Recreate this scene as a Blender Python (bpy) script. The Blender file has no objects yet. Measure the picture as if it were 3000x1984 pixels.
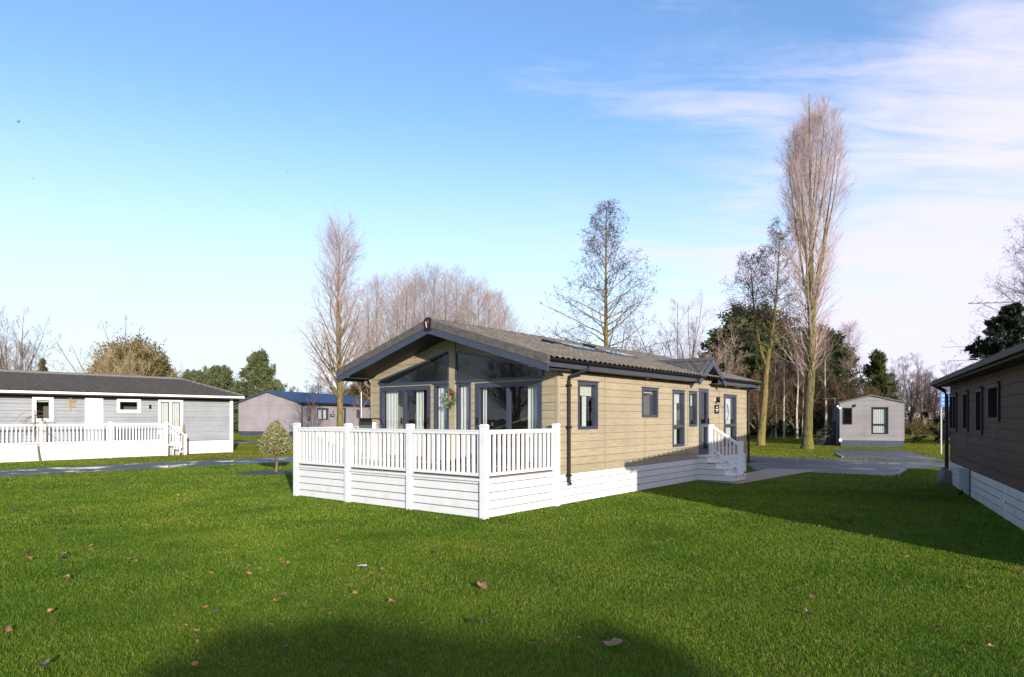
import bpy, math, random
import numpy as np
R = math.radians
rnd = random.Random(7)
rng = np.random.default_rng(11)
SC = bpy.context.scene
COL = SC.collection

# ------------------------------------------------------------------ camera / pixel helpers
F, CX, HY, CH = 1951.0, 1500.0, 1225.0, 1.85       # focal length and horizon of the photograph (3000 px wide)
def gpt(u, v, z=0.0):
    t = (CH - z) / ((v - HY) / F)
    return ((u - CX) / F * t, t)
def at(u, Y):
    return (u - CX) / F * Y
def zt(v, Y):
    return CH - (v - HY) / F * Y
def sstep(a, b, x):
    t = np.clip((np.asarray(x, float) - a) / (b - a), 0, 1)
    return t * t * (3 - 2 * t)
def gz(x, y):
    return 0.25 * sstep(40, 56, y) * sstep(-6, -15, x)

# ------------------------------------------------------------------ materials
def newmat(name):
    m = bpy.data.materials.new(name); m.use_nodes = True
    nt = m.node_tree
    b = nt.nodes['Principled BSDF']
    return m, nt, b
def nd(nt, typ, **kw):
    n = nt.nodes.new(typ)
    for k, v in kw.items():
        if k.startswith('i_'):
            key = k[2:]
            key = int(key) if key.isdigit() else key.replace('_', ' ')
            n.inputs[key].default_value = v
        else:
            setattr(n, k, v)
    return n
def lk(nt, a, ao, b, bi):
    nt.links.new(a.outputs[ao], b.inputs[bi])
def c4(c):
    return (c[0], c[1], c[2], 1.0)
def coords(nt, scale=(1, 1, 1), src='Object'):
    tc = nd(nt, 'ShaderNodeTexCoord'); mp = nd(nt, 'ShaderNodeMapping')
    mp.inputs['Scale'].default_value = scale
    lk(nt, tc, src, mp, 'Vector')
    return mp
def ramp(nt, src, so, stops):
    r = nd(nt, 'ShaderNodeValToRGB')
    cr = r.color_ramp
    while len(cr.elements) < len(stops):
        cr.elements.new(0.5)
    for e, (p, c) in zip(cr.elements, stops):
        e.position = p; e.color = c4(c)
    lk(nt, src, so, r, 'Fac')
    return r
def mixc(nt, f, a, b, mode='MIX'):
    m = nd(nt, 'ShaderNodeMix', data_type='RGBA', blend_type=mode)
    for v, idx in ((f, 0), (a, 6), (b, 7)):
        if isinstance(v, tuple) and len(v) == 2 and hasattr(v[0], 'outputs'):
            nt.links.new(v[0].outputs[v[1]], m.inputs[idx])
        elif idx == 0:
            m.inputs[0].default_value = v
        else:
            m.inputs[idx].default_value = c4(v)
    return m
def simple(name, col, rough=0.5, var=0.12, scale=6.0, bump=0.0, spec=0.5, metal=0.0, stretch=(1, 1, 1), dirt=None, bscale=None):
    m, nt, b = newmat(name)
    mp = coords(nt, stretch)
    n = nd(nt, 'ShaderNodeTexNoise', i_Scale=scale, i_Detail=6.0, i_Roughness=0.6)
    lk(nt, mp, 'Vector', n, 'Vector')
    lo = tuple(c * (1 - var) for c in col); hi = tuple(min(1, c * (1 + var)) for c in col)
    r = ramp(nt, n, 'Fac', [(0.3, lo), (0.7, hi)])
    out = (r, 'Color')
    if dirt:
        n2 = nd(nt, 'ShaderNodeTexNoise', i_Scale=dirt[1], i_Detail=5.0, i_Roughness=0.65)
        lk(nt, mp, 'Vector', n2, 'Vector')
        rr = ramp(nt, n2, 'Fac', [(0.5, (0, 0, 0)), (0.75, (dirt[2],) * 3)])
        mm = mixc(nt, (rr, 'Color'), out, dirt[0]); out = (mm, 2)
    nt.links.new(out[0].outputs[out[1]], b.inputs['Base Color'])
    b.inputs['Roughness'].default_value = rough
    b.inputs['Specular IOR Level'].default_value = spec
    b.inputs['Metallic'].default_value = metal
    if bump:
        nb = nd(nt, 'ShaderNodeTexNoise', i_Scale=bscale or scale * 3, i_Detail=5.0)
        lk(nt, mp, 'Vector', nb, 'Vector')
        bp = nd(nt, 'ShaderNodeBump', i_Strength=bump, i_Distance=0.01)
        lk(nt, nb, 'Fac', bp, 'Height'); lk(nt, bp, 'Normal', b, 'Normal')
    return m
def cladding(name, col, pitch, rough=0.62, grain=0.18, tone=0.14, ax='X'):
    """painted wood-grain boards: grain streaks along the board, each board slightly different"""
    m, nt, b = newmat(name)
    tc = nd(nt, 'ShaderNodeTexCoord')
    mp = nd(nt, 'ShaderNodeMapping'); mp.inputs['Scale'].default_value = (1.1, 1.1, 26)
    lk(nt, tc, 'Object', mp, 'Vector')
    n = nd(nt, 'ShaderNodeTexNoise', i_Scale=2.2, i_Detail=8.0, i_Roughness=0.7); lk(nt, mp, 'Vector', n, 'Vector')
    mp2 = nd(nt, 'ShaderNodeMapping'); mp2.inputs['Scale'].default_value = (0.02, 0.02, 1.0 / pitch)
    lk(nt, tc, 'Object', mp2, 'Vector')
    sx = nd(nt, 'ShaderNodeSeparateXYZ'); lk(nt, mp2, 'Vector', sx, 'Vector')
    fl = nd(nt, 'ShaderNodeMath', operation='FLOOR'); lk(nt, sx, 'Z', fl, 0)
    wn = nd(nt, 'ShaderNodeTexWhiteNoise', noise_dimensions='1D'); lk(nt, fl, 'Value', wn, 'W')
    lo = tuple(c * (1 - grain) for c in col); hi = tuple(min(1, c * (1 + grain)) for c in col)
    r = ramp(nt, n, 'Fac', [(0.28, lo), (0.5, col), (0.72, hi)])
    mr = nd(nt, 'ShaderNodeMapRange', i_3=1 - tone, i_4=1 + tone); lk(nt, wn, 'Value', mr, 0)
    mul = nd(nt, 'ShaderNodeVectorMath', operation='SCALE'); lk(nt, r, 'Color', mul, 0); lk(nt, mr, 0, mul, 'Scale')
    n3 = nd(nt, 'ShaderNodeTexNoise', i_Scale=0.9, i_Detail=4.0); lk(nt, tc, 'Object', n3, 'Vector')
    mr2 = nd(nt, 'ShaderNodeMapRange', i_1=0.3, i_2=0.7, i_3=0.9, i_4=1.08); lk(nt, n3, 'Fac', mr2, 0)
    mul2 = nd(nt, 'ShaderNodeVectorMath', operation='SCALE'); lk(nt, mul, 'Vector', mul2, 0); lk(nt, mr2, 0, mul2, 'Scale')
    lk(nt, mul2, 'Vector', b, 'Base Color')
    b.inputs['Roughness'].default_value = rough
    b.inputs['Specular IOR Level'].default_value = 0.22
    bp = nd(nt, 'ShaderNodeBump', i_Strength=0.35, i_Distance=0.004)
    lk(nt, n, 'Fac', bp, 'Height'); lk(nt, bp, 'Normal', b, 'Normal')
    return m
def rooftile(name, col, lichen, amount=0.5, rough=0.85):
    m, nt, b = newmat(name)
    tc = nd(nt, 'ShaderNodeTexCoord')
    n = nd(nt, 'ShaderNodeTexNoise', i_Scale=22.0, i_Detail=8.0, i_Roughness=0.75); lk(nt, tc, 'Object', n, 'Vector')
    n2 = nd(nt, 'ShaderNodeTexNoise', i_Scale=3.0, i_Detail=6.0, i_Roughness=0.65); lk(nt, tc, 'Object', n2, 'Vector')
    r = ramp(nt, n, 'Fac', [(0.3, tuple(c * 0.6 for c in col)), (0.65, tuple(c * 1.35 for c in col))])
    ma = nd(nt, 'ShaderNodeMath', operation='MULTIPLY'); lk(nt, n, 'Fac', ma, 0); lk(nt, n2, 'Fac', ma, 1)
    rr = ramp(nt, ma, 'Value', [(0.22, (0, 0, 0)), (0.36, (amount,) * 3)])
    mm = mixc(nt, (rr, 'Color'), (r, 'Color'), lichen)
    lk(nt, mm, 2, b, 'Base Color'); b.inputs['Roughness'].default_value = rough
    b.inputs['Specular IOR Level'].default_value = 0.3
    bp = nd(nt, 'ShaderNodeBump', i_Strength=0.5, i_Distance=0.006); lk(nt, n, 'Fac', bp, 'Height'); lk(nt, bp, 'Normal', b, 'Normal')
    return m
def bark(name, dark, light, moss, mossamt=0.6, scale=7.0):
    m, nt, b = newmat(name)
    mp = coords(nt, (1, 1, 0.25))
    n = nd(nt, 'ShaderNodeTexNoise', i_Scale=scale, i_Detail=8.0, i_Roughness=0.75); lk(nt, mp, 'Vector', n, 'Vector')
    r = ramp(nt, n, 'Fac', [(0.40, dark), (0.60, light)])
    n2 = nd(nt, 'ShaderNodeTexNoise', i_Scale=1.3, i_Detail=5.0, i_Roughness=0.6); lk(nt, mp, 'Vector', n2, 'Vector')
    rr = ramp(nt, n2, 'Fac', [(0.42, (0, 0, 0)), (0.6, (mossamt,) * 3)])
    mm = mixc(nt, (rr, 'Color'), (r, 'Color'), moss)
    lk(nt, mm, 2, b, 'Base Color'); b.inputs['Roughness'].default_value = 0.9
    b.inputs['Specular IOR Level'].default_value = 0.15
    bp = nd(nt, 'ShaderNodeBump', i_Strength=1.0, i_Distance=0.07); lk(nt, n, 'Fac', bp, 'Height'); lk(nt, bp, 'Normal', b, 'Normal')
    return m
def foliage(name, cols, trans=0.25, rough=0.55):
    m, nt, b = newmat(name)
    g = nd(nt, 'ShaderNodeNewGeometry')
    r = ramp(nt, g, 'Random Per Island', [(i / max(1, len(cols) - 1), c) for i, c in enumerate(cols)])
    lk(nt, r, 'Color', b, 'Base Color'); b.inputs['Roughness'].default_value = rough
    b.inputs['Specular IOR Level'].default_value = 0.25
    tr = nd(nt, 'ShaderNodeBsdfTranslucent'); lk(nt, r, 'Color', tr, 'Color')
    mx = nd(nt, 'ShaderNodeMixShader', i_0=trans); lk(nt, b, 'BSDF', mx, 1); lk(nt, tr, 'BSDF', mx, 2)
    lk(nt, mx, 'Shader', nt.nodes['Material Output'], 'Surface')
    return m
def glass(name, tint=(0.9, 0.95, 0.95), mirror=1.0):
    m, nt, b = newmat(name)
    nt.nodes.remove(b)
    tr = nd(nt, 'ShaderNodeBsdfTransparent'); tr.inputs['Color'].default_value = c4(tint)
    gl = nd(nt, 'ShaderNodeBsdfGlossy', i_Roughness=0.01)
    tc = nd(nt, 'ShaderNodeTexCoord'); n = nd(nt, 'ShaderNodeTexNoise', i_Scale=1.6, i_Detail=2.0); lk(nt, tc, 'Object', n, 'Vector')
    bp = nd(nt, 'ShaderNodeBump', i_Strength=0.06, i_Distance=0.02); lk(nt, n, 'Fac', bp, 'Height'); lk(nt, bp, 'Normal', gl, 'Normal')
    lw = nd(nt, 'ShaderNodeLayerWeight', i_Blend=.5)          # Schlick fresnel, the same from both sides
    pw_ = nd(nt, 'ShaderNodeMath', operation='POWER', i_1=5.0); lk(nt, lw, 'Facing', pw_, 0)
    mu = nd(nt, 'ShaderNodeMath', operation='MULTIPLY_ADD', i_1=.9, i_2=.085 * mirror); mu.use_clamp = True
    lk(nt, pw_, 'Value', mu, 0)
    mx = nd(nt, 'ShaderNodeMixShader'); lk(nt, mu, 'Value', mx, 0); lk(nt, tr, 'BSDF', mx, 1); lk(nt, gl, 'BSDF', mx, 2)
    lk(nt, mx, 'Shader', nt.nodes['Material Output'], 'Surface')
    return m
def cloth(name, col):
    m, nt, b = newmat(name)
    mp = coords(nt, (1, 1, 0.1)); n = nd(nt, 'ShaderNodeTexNoise', i_Scale=14.0, i_Detail=3.0); lk(nt, mp, 'Vector', n, 'Vector')
    r = ramp(nt, n, 'Fac', [(0.3, tuple(c * 0.85 for c in col)), (0.7, col)])
    lk(nt, r, 'Color', b, 'Base Color'); b.inputs['Roughness'].default_value = 0.9
    tr = nd(nt, 'ShaderNodeBsdfTranslucent'); lk(nt, r, 'Color', tr, 'Color')
    mx = nd(nt, 'ShaderNodeMixShader', i_0=0.3); lk(nt, b, 'BSDF', mx, 1); lk(nt, tr, 'BSDF', mx, 2)
    lk(nt, mx, 'Shader', nt.nodes['Material Output'], 'Surface')
    return m
def asphalt(name, base=(0.035, 0.037, 0.042), wet=0.9):
    m, nt, b = newmat(name)
    tc = nd(nt, 'ShaderNodeTexCoord')
    n = nd(nt, 'ShaderNodeTexNoise', i_Scale=60.0, i_Detail=6.0, i_Roughness=0.7); lk(nt, tc, 'Object', n, 'Vector')
    n2 = nd(nt, 'ShaderNodeTexNoise', i_Scale=0.8, i_Detail=6.0, i_Roughness=0.6); lk(nt, tc, 'Object', n2, 'Vector')
    r = ramp(nt, n, 'Fac', [(0.3, tuple(c * 0.6 for c in base)), (0.7, tuple(c * 1.5 for c in base))])
    w = ramp(nt, n2, 'Fac', [(0.52, (1, 1, 1)), (0.62, (0, 0, 0))])
    mm = mixc(nt, (w, 'Color'), (r, 'Color'), tuple(c * 1.6 for c in base)); lk(nt, mm, 2, b, 'Base Color')
    mr = nd(nt, 'ShaderNodeMapRange', i_3=0.06 + (1 - wet) * 0.4, i_4=0.55); lk(nt, w, 'Color', mr, 0); lk(nt, mr, 0, b, 'Roughness')
    b.inputs['Specular IOR Level'].default_value = 0.5
    mr3 = nd(nt, 'ShaderNodeMapRange', i_3=0.05, i_4=0.5); lk(nt, w, 'Color', mr3, 0)
    bp = nd(nt, 'ShaderNodeBump', i_Distance=0.006); lk(nt, mr3, 0, bp, 'Strength'); lk(nt, n, 'Fac', bp, 'Height'); lk(nt, bp, 'Normal', b, 'Normal')
    return m
def soil_grass(name):
    m, nt, b = newmat(name)
    tc = nd(nt, 'ShaderNodeTexCoord')
    n = nd(nt, 'ShaderNodeTexNoise', i_Scale=0.5, i_Detail=7.0, i_Roughness=0.6); lk(nt, tc, 'Object', n, 'Vector')
    n2 = nd(nt, 'ShaderNodeTexNoise', i_Scale=9.0, i_Detail=6.0, i_Roughness=0.75); lk(nt, tc, 'Object', n2, 'Vector')
    r = ramp(nt, n2, 'Fac', [(0.3, (0.05, 0.07, 0.010)), (0.55, (0.10, 0.14, 0.016)), (0.75, (0.15, 0.17, 0.03))])
    rr = ramp(nt, n, 'Fac', [(0.35, (0, 0, 0)), (0.7, (0.6, 0.6, 0.6))])
    mm = mixc(nt, (rr, 'Color'), (r, 'Color'), (0.085, 0.10, 0.02))
    lk(nt, mm, 2, b, 'Base Color'); b.inputs['Roughness'].default_value = 0.95; b.inputs['Specular IOR Level'].default_value = 0.1
    bp = nd(nt, 'ShaderNodeBump', i_Strength=1.0, i_Distance=0.06); lk(nt, n2, 'Fac', bp, 'Height'); lk(nt, bp, 'Normal', b, 'Normal')
    return m
GREENS = [(0, (0.046, 0.108, 0.007)), (0.4, (0.090, 0.174, 0.010)), (0.75, (0.142, 0.235, 0.016)), (0.92, (0.22, 0.265, 0.04)), (1.0, (0.42, 0.36, 0.15))]
def grass_mat(name, cols=None):
    m, nt, b = newmat(name)
    g = nd(nt, 'ShaderNodeNewGeometry'); tc = nd(nt, 'ShaderNodeTexCoord')
    r = ramp(nt, g, 'Random Per Island', cols or GREENS)
    n = nd(nt, 'ShaderNodeTexNoise', i_Scale=0.7, i_Detail=6.0, i_Roughness=0.65); lk(nt, tc, 'Object', n, 'Vector')
    rr = ramp(nt, n, 'Fac', [(0.3, (0.60, 0.72, 0.55)), (0.5, (1.05, 1.05, 1)), (0.7, (1.4, 1.14, 1.25))])
    mm = mixc(nt, 1.0, (r, 'Color'), (rr, 'Color'), 'MULTIPLY')
    n4 = nd(nt, 'ShaderNodeTexNoise', i_Scale=0.23, i_Detail=3.0, i_Distortion=.8); lk(nt, tc, 'Object', n4, 'Vector')
    r4 = ramp(nt, n4, 'Fac', [(0.32, (0.78, 0.88, 0.8)), (0.66, (1.2, 1.1, 1.1))]); mm = mixc(nt, 1.0, (mm, 2), (r4, 'Color'), 'MULTIPLY')
    n3 = nd(nt, 'ShaderNodeTexNoise', i_Scale=2.6, i_Detail=4.0, i_Roughness=0.7); lk(nt, tc, 'Object', n3, 'Vector')
    r3 = ramp(nt, n3, 'Fac', [(0.60, (0, 0, 0)), (0.76, (0.75, 0.75, 0.75))])
    m3 = mixc(nt, (r3, 'Color'), (mm, 2), (0.14, 0.10, 0.035))
    lk(nt, m3, 2, b, 'Base Color'); b.inputs['Roughness'].default_value = 0.6; b.inputs['Specular IOR Level'].default_value = 0.12
    tr = nd(nt, 'ShaderNodeBsdfTranslucent'); lk(nt, m3, 2, tr, 'Color')
    mx = nd(nt, 'ShaderNodeMixShader', i_0=0.3); lk(nt, b, 'BSDF', mx, 1); lk(nt, tr, 'BSDF', mx, 2)
    lk(nt, mx, 'Shader', nt.nodes['Material Output'], 'Surface')
    return m

M = {}
M['tan'] = cladding('tan_boards', (0.365, 0.302, 0.203), 0.17, grain=0.32, tone=0.06)
M['pvc_shaded'] = simple('shaded_white_boards', (0.50, 0.51, 0.53), 0.5, 0.08, 3.0, dirt=((0.30, 0.32, 0.26), 2.2, 0.4))  # white skirting boards with shade put into the colour, plus dirt blotches
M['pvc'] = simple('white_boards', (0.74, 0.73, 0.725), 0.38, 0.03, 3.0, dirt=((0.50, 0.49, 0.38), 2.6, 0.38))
M['anth'] = simple('anthracite_trim', (0.045, 0.050, 0.065), 0.38, 0.15, 4.0)
M['frame'] = simple('slate_frames', (0.042, 0.050, 0.078), 0.32, 0.1, 4.0)
M['black'] = simple('black_plastic', (0.012, 0.012, 0.014), 0.5, 0.1, 8.0, spec=.3)
M['soffit'] = simple('dark_soffit', (0.028, 0.025, 0.022), 0.6, 0.25, 3.0, stretch=(1, 8, 8))
M['tiles'] = rooftile('weathered_tiles', (0.098, 0.086, 0.076), (0.24, 0.215, 0.165), 0.5)
M['tiles_new'] = rooftile('dark_tiles', (0.085, 0.080, 0.078), (0.12, 0.11, 0.10), 0.3)
M['tiles_b'] = rooftile('charcoal_tiles', (0.045, 0.043, 0.042), (0.09, 0.085, 0.08), 0.4)
M['roof_blue'] = simple('blue_sheet', (0.020, 0.048, 0.13), 0.45, 0.12, 1.5)
M['roof_grey'] = simple('grey_sheet', (0.09, 0.09, 0.085), 0.6, 0.2, 2.0)
M['tiles_e'] = rooftile('mossy_tiles', (0.05, 0.04, 0.035), (0.13, 0.12, 0.04), 0.6)
M['glass'] = glass('window_glass', mirror=.9)
M['vergecol'] = simple('weathered_verge', (0.095, 0.083, 0.074), 0.85, 0.35, 9.0)
M['glass_dark'] = glass('tinted_glass', (0.35, 0.37, 0.38), 1.0)
M['room'] = simple('room_lining', (0.16, 0.14, 0.115), 0.8, 0.2, 1.0)
M['curtain'] = cloth('curtain_cloth', (0.78, 0.75, 0.70))
M['blind'] = cloth('blind_cloth', (0.80, 0.77, 0.66))
M['greyboards'] = cladding('grey_boards', (0.31, 0.32, 0.335), 0.15, grain=0.22, tone=0.08)
M['pinkgrey'] = cladding('pinkish_grey_boards', (0.315, 0.275, 0.288), 0.13, grain=0.12, tone=0.05)
M['taupe'] = cladding('taupe_boards', (0.25, 0.230, 0.233), 0.16, grain=0.2, tone=0.07)
M['brown'] = cladding('brown_boards', (0.074, 0.040, 0.033), 0.2, grain=0.25, tone=0.10)
M['navy'] = simple('navy_skirt', (0.045, 0.06, 0.09), 0.5, 0.2, 3.0)
M['paleblue'] = simple('pale_blue_panel', (0.42, 0.52, 0.68), 0.5, 0.05, 2.0)
M['deckboard'] = simple('deck_boards', (0.20, 0.17, 0.145), 0.7, 0.25, 2.0, stretch=(1, 14, 1))
M['asphalt'] = asphalt('wet_asphalt', (0.026, 0.028, 0.033), .96)
M['drive'] = asphalt('dark_asphalt', (0.028, 0.028, 0.034), 0.3)
M['kerb'] = simple('concrete_edging', (0.30, 0.28, 0.24), 0.85, 0.25, 8.0, 0.3)
M['paving'] = simple('paving_slabs', (0.25, 0.21, 0.18), 0.75, 0.25, 5.0, 0.3)
M['lawn'] = soil_grass('lawn_soil')
M['grass'] = grass_mat('grass_blades')
M['soil'] = simple('bare_soil', (0.16, 0.115, 0.055), 0.95, 0.5, 14.0, 0.4)
M['grass_far'] = grass_mat('far_grass_blades', [(0, (0.07, 0.105, 0.008)), (0.4, (0.13, 0.165, 0.012)), (0.75, (0.20, 0.215, 0.018)), (0.9, (0.24, 0.21, 0.04)), (1.0, (0.30, 0.17, 0.07))])
M['gravel'] = simple('slate_chips', (0.055, 0.055, 0.062), 0.8, 0.6, 40.0, 0.8)
M['bark_moss'] = bark('mossy_bark', (0.06, 0.045, 0.02), (0.27, 0.20, 0.085), (0.24, 0.195, 0.05), 0.6, 11.0)
M['bark_poplar'] = bark('poplar_bark', (0.030, 0.026, 0.014), (0.20, 0.165, 0.075), (0.19, 0.175, 0.035), 0.6, 13.0)
M['bark_brown'] = bark('brown_bark', (0.07, 0.055, 0.040), (0.20, 0.155, 0.11), (0.20, 0.17, 0.07), 0.4)
M['bark_row'] = bark('pale_row_bark', (0.16, 0.12, 0.09), (0.36, 0.28, 0.20), (0.28, 0.22, 0.12), 0.4)
M['bark_birch'] = bark('birch_bark', (0.22, 0.19, 0.16), (0.62, 0.58, 0.52), (0.20, 0.16, 0.12), 0.4)
M['twig_pink'] = simple('reddish_twigs', (0.40, 0.285, 0.245), 0.8, 0.25, 1.5, spec=0.2)
M['twig_brown'] = simple('brown_twigs', (0.25, 0.17, 0.12), 0.8, 0.3, 1.5, spec=0.2)
M['twig_grey'] = simple('grey_twigs', (0.12, 0.095, 0.085), 0.8, 0.3, 1.5, spec=0.2)
M['twig_gold'] = simple('tan_twigs', (0.42, 0.33, 0.19), 0.8, 0.25, 1.5, spec=0.2)
M['twig_russet'] = simple('russet_twigs', (0.155, 0.092, 0.055), 0.8, 0.35, 1.5, spec=0.2)
M['twig_wood'] = simple('woodland_twigs', (0.15, 0.10, 0.088), 0.8, 0.35, 1.5, spec=0.2)
M['catkin'] = foliage('alder_catkins', [(0.05, 0.032, 0.03), (0.10, 0.06, 0.05), (0.07, 0.05, 0.055)], 0.05)
M['pine'] = foliage('pine_needles', [(0.06, 0.085, 0.03), (0.12, 0.14, 0.055), (0.18, 0.19, 0.085), (0.08, 0.10, 0.045)], 0.15)
M['dark_ever'] = foliage('dark_evergreen', [(0.020, 0.036, 0.009), (0.042, 0.062, 0.015), (0.072, 0.088, 0.023), (0.095, 0.088, 0.035)], 0.12)
M['spruce'] = foliage('spruce_needles', [(0.010, 0.016, 0.010), (0.018, 0.027, 0.016), (0.028, 0.036, 0.020)], 0.1)
M['olive'] = foliage('olive_foliage', [(0.08, 0.075, 0.016), (0.13, 0.11, 0.028), (0.17, 0.125, 0.04), (0.09, 0.08, 0.02)], 0.15)
M['rust'] = foliage('russet_twiggery', [(0.10, 0.055, 0.03), (0.15, 0.085, 0.045), (0.09, 0.065, 0.035)], 0.1)
M['variegated'] = foliage('variegated_leaves', [(0.38, 0.36, 0.18), (0.12, 0.135, 0.04), (0.48, 0.45, 0.27), (0.20, 0.20, 0.07), (0.33, 0.31, 0.15)], 0.2)
M['hedge'] = foliage('hedge_leaves', [(0.10, 0.075, 0.025), (0.14, 0.11, 0.03), (0.07, 0.06, 0.02)], 0.15)
M['leaf_a'] = simple('brown_leaf', (0.24, 0.12, 0.065), 0.6, 0.5, 22.0)
M['leaf_b'] = simple('orange_leaf', (0.36, 0.165, 0.07), 0.55, 0.4, 22.0)
M['leaf_c'] = simple('dark_leaf', (0.07, 0.05, 0.045), 0.35, 0.5, 22.0)
M['white'] = simple('white_paint', (0.8, 0.8, 0.8), 0.4, 0.03, 5.0)
M['red'] = simple('red_paint', (0.55, 0.03, 0.05), 0.4, 0.05, 5.0)
M['metal'] = simple('grey_metal', (0.30, 0.30, 0.32), 0.5, 0.1, 8.0, metal=0.3)
M['boom_grey'] = simple('weathered_aluminium', (0.10, 0.10, 0.11), 0.6, 0.1, 8.0)
M['stone'] = simple('grey_boulder', (0.20, 0.17, 0.165), 0.9, 0.3, 5.0, 0.8)
M['greybox'] = simple('grey_box_plastic', (0.36, 0.39, 0.43), 0.5, 0.1, 4.0)
M['bluesign'] = simple('blue_sign', (0.03, 0.17, 0.50), 0.4, 0.05, 4.0)
M['wicker'] = simple('brown_wicker', (0.16, 0.085, 0.045), 0.8, 0.4, 30.0)
M['green_leaf'] = foliage('wreath_leaves', [(0.03, 0.16, 0.06), (0.06, 0.22, 0.10), (0.45, 0.5, 0.42)], 0.15)
M['feather'] = simple('gull_feathers', (0.16, 0.17, 0.19), 0.8, 0.3, 6.0)
M['paper'] = simple('pale_paper', (0.7, 0.76, 0.78), 0.6, 0.1, 8.0)
M['cream'] = cladding('cream_boards', (0.48, 0.44, 0.34), 0.17)

# ------------------------------------------------------------------ mesh builder
class MB:
    def __init__(s):
        s.v = []; s.f = []
    def add(s, pts, faces):
        o = len(s.v); s.v += [tuple(map(float, p)) for p in pts]
        s.f += [tuple(o + i for i in f) for f in faces]
        return s
    def quad(s, a, b, c, d):
        return s.add([a, b, c, d], [(0, 1, 2, 3)])
    def box(s, x0, x1, y0, y1, z0, z1):
        p = [(x, y, z) for z in (z0, z1) for y in (y0, y1) for x in (x0, x1)]
        return s.add(p, [(0, 2, 3, 1), (4, 5, 7, 6), (0, 1, 5, 4), (2, 6, 7, 3), (0, 4, 6, 2), (1, 3, 7, 5)])
    def hexa(s, p):           # p: 4 bottom + 4 top, same winding
        return s.add(p, [(3, 2, 1, 0), (4, 5, 6, 7), (0, 1, 5, 4), (1, 2, 6, 5), (2, 3, 7, 6), (3, 0, 4, 7)])
    def prism(s, poly, vec):  # polygon swept along vec
        n = len(poly); vec = np.array(vec, float)
        q = [tuple(np.array(p, float) + vec) for p in poly]
        return s.add(list(poly) + q, [tuple(range(n - 1, -1, -1)), tuple(range(n, 2 * n))] + [(i, (i + 1) % n, n + (i + 1) % n, n + i) for i in range(n)])
    def tube(s, path, r, k=8, cap=True):
        P = [np.array(p, float) for p in path]; n = len(P)
        rr = r if hasattr(r, '__len__') else [r] * n
        pts = []
        for i in range(n):
            t = P[min(i + 1, n - 1)] - P[max(i - 1, 0)]; t /= (np.linalg.norm(t) + 1e-9)
            a = np.array([0, 0, 1.0]) if abs(t[2]) < 0.9 else np.array([1.0, 0, 0])
            u = np.cross(t, a); u /= np.linalg.norm(u); w = np.cross(t, u)
            for j in range(k):
                q = 2 * math.pi * j / k
                pts.append(P[i] + rr[i] * (math.cos(q) * u + math.sin(q) * w))
        fs = [(i * k + j, i * k + (j + 1) % k, (i + 1) * k + (j + 1) % k, (i + 1) * k + j) for i in range(n - 1) for j in range(k)]
        if cap:
            fs += [tuple(range(k - 1, -1, -1)), tuple((n - 1) * k + j for j in range(k))]
        return s.add(pts, fs)
    def bar(s, a, b, w, h):   # square bar between two points, w horizontal, h vertical-ish
        a = np.array(a, float); b = np.array(b, float); t = b - a; t /= np.linalg.norm(t)
        z = np.array([0, 0, 1.0]) if abs(t[2]) < 0.95 else np.array([1.0, 0, 0])
        u = np.cross(t, z); u /= np.linalg.norm(u); v = np.cross(u, t)
        q = [u * sx * w / 2 + v * sy * h / 2 for sx, sy in ((-1, -1), (1, -1), (1, 1), (-1, 1))]
        return s.hexa([a + i for i in q] + [b + i for i in q])
    def build(s, name, mat, parent=None, smooth=False):
        me = bpy.data.meshes.new(name)
        me.from_pydata(s.v, [], s.f); me.validate(); me.update()
        if smooth:
            me.polygons.foreach_set('use_smooth', [True] * len(me.polygons))
        return link(name, me, mat, parent)
def link(name, me, mat, parent=None):
    o = bpy.data.objects.new(name, me); COL.objects.link(o)
    if mat is not None and len(me.materials) == 0:
        me.materials.append(mat)
    if parent is not None:
        o.parent = parent
    return o
def npmesh(name, V, Fq, mat, parent=None, tri=False, smooth=False):
    """mesh from numpy arrays; Fq (n,3) or (n,4)"""
    V = np.asarray(V, np.float32); Fq = np.asarray(Fq, np.int32); k = Fq.shape[1]
    me = bpy.data.meshes.new(name)
    me.vertices.add(len(V)); me.vertices.foreach_set('co', V.ravel())
    me.loops.add(Fq.size); me.loops.foreach_set('vertex_index', Fq.ravel())
    me.polygons.add(len(Fq)); me.polygons.foreach_set('loop_start', np.arange(len(Fq), dtype=np.int32) * k)
    me.polygons.foreach_set('loop_total', np.full(len(Fq), k, np.int32))
    if smooth:
        me.polygons.foreach_set('use_smooth', np.ones(len(Fq), bool))
    me.update(calc_edges=True)
    return link(name, me, mat, parent)
def tag(o, label, cat, group=None, kind=None):
    if label: o['label'] = label
    if cat: o['category'] = cat
    if group: o['group'] = group
    if kind: o['kind'] = kind
    return o
def thing(name, label, cat, loc=(0, 0, 0), rz=0.0, group=None):
    o = bpy.data.objects.new(name, None); COL.objects.link(o)
    o.empty_display_size = 0.2; o.location = loc; o.rotation_euler = (0, 0, rz)
    return tag(o, label, cat, group)
def struct(o, kind='structure'):
    o['kind'] = kind; return o
def dup(o, loc=None, rz=None, label=None, scale=None, parent=None):
    c = o.copy(); COL.objects.link(c)
    if parent is not None: c.parent = parent
    if loc is not None: c.location = loc
    if rz is not None: c.rotation_euler = (0, 0, rz)
    if scale is not None: c.scale = scale
    if label: c['label'] = label
    for ch in list(o.children):
        dup(ch, parent=c)
    return c

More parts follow.
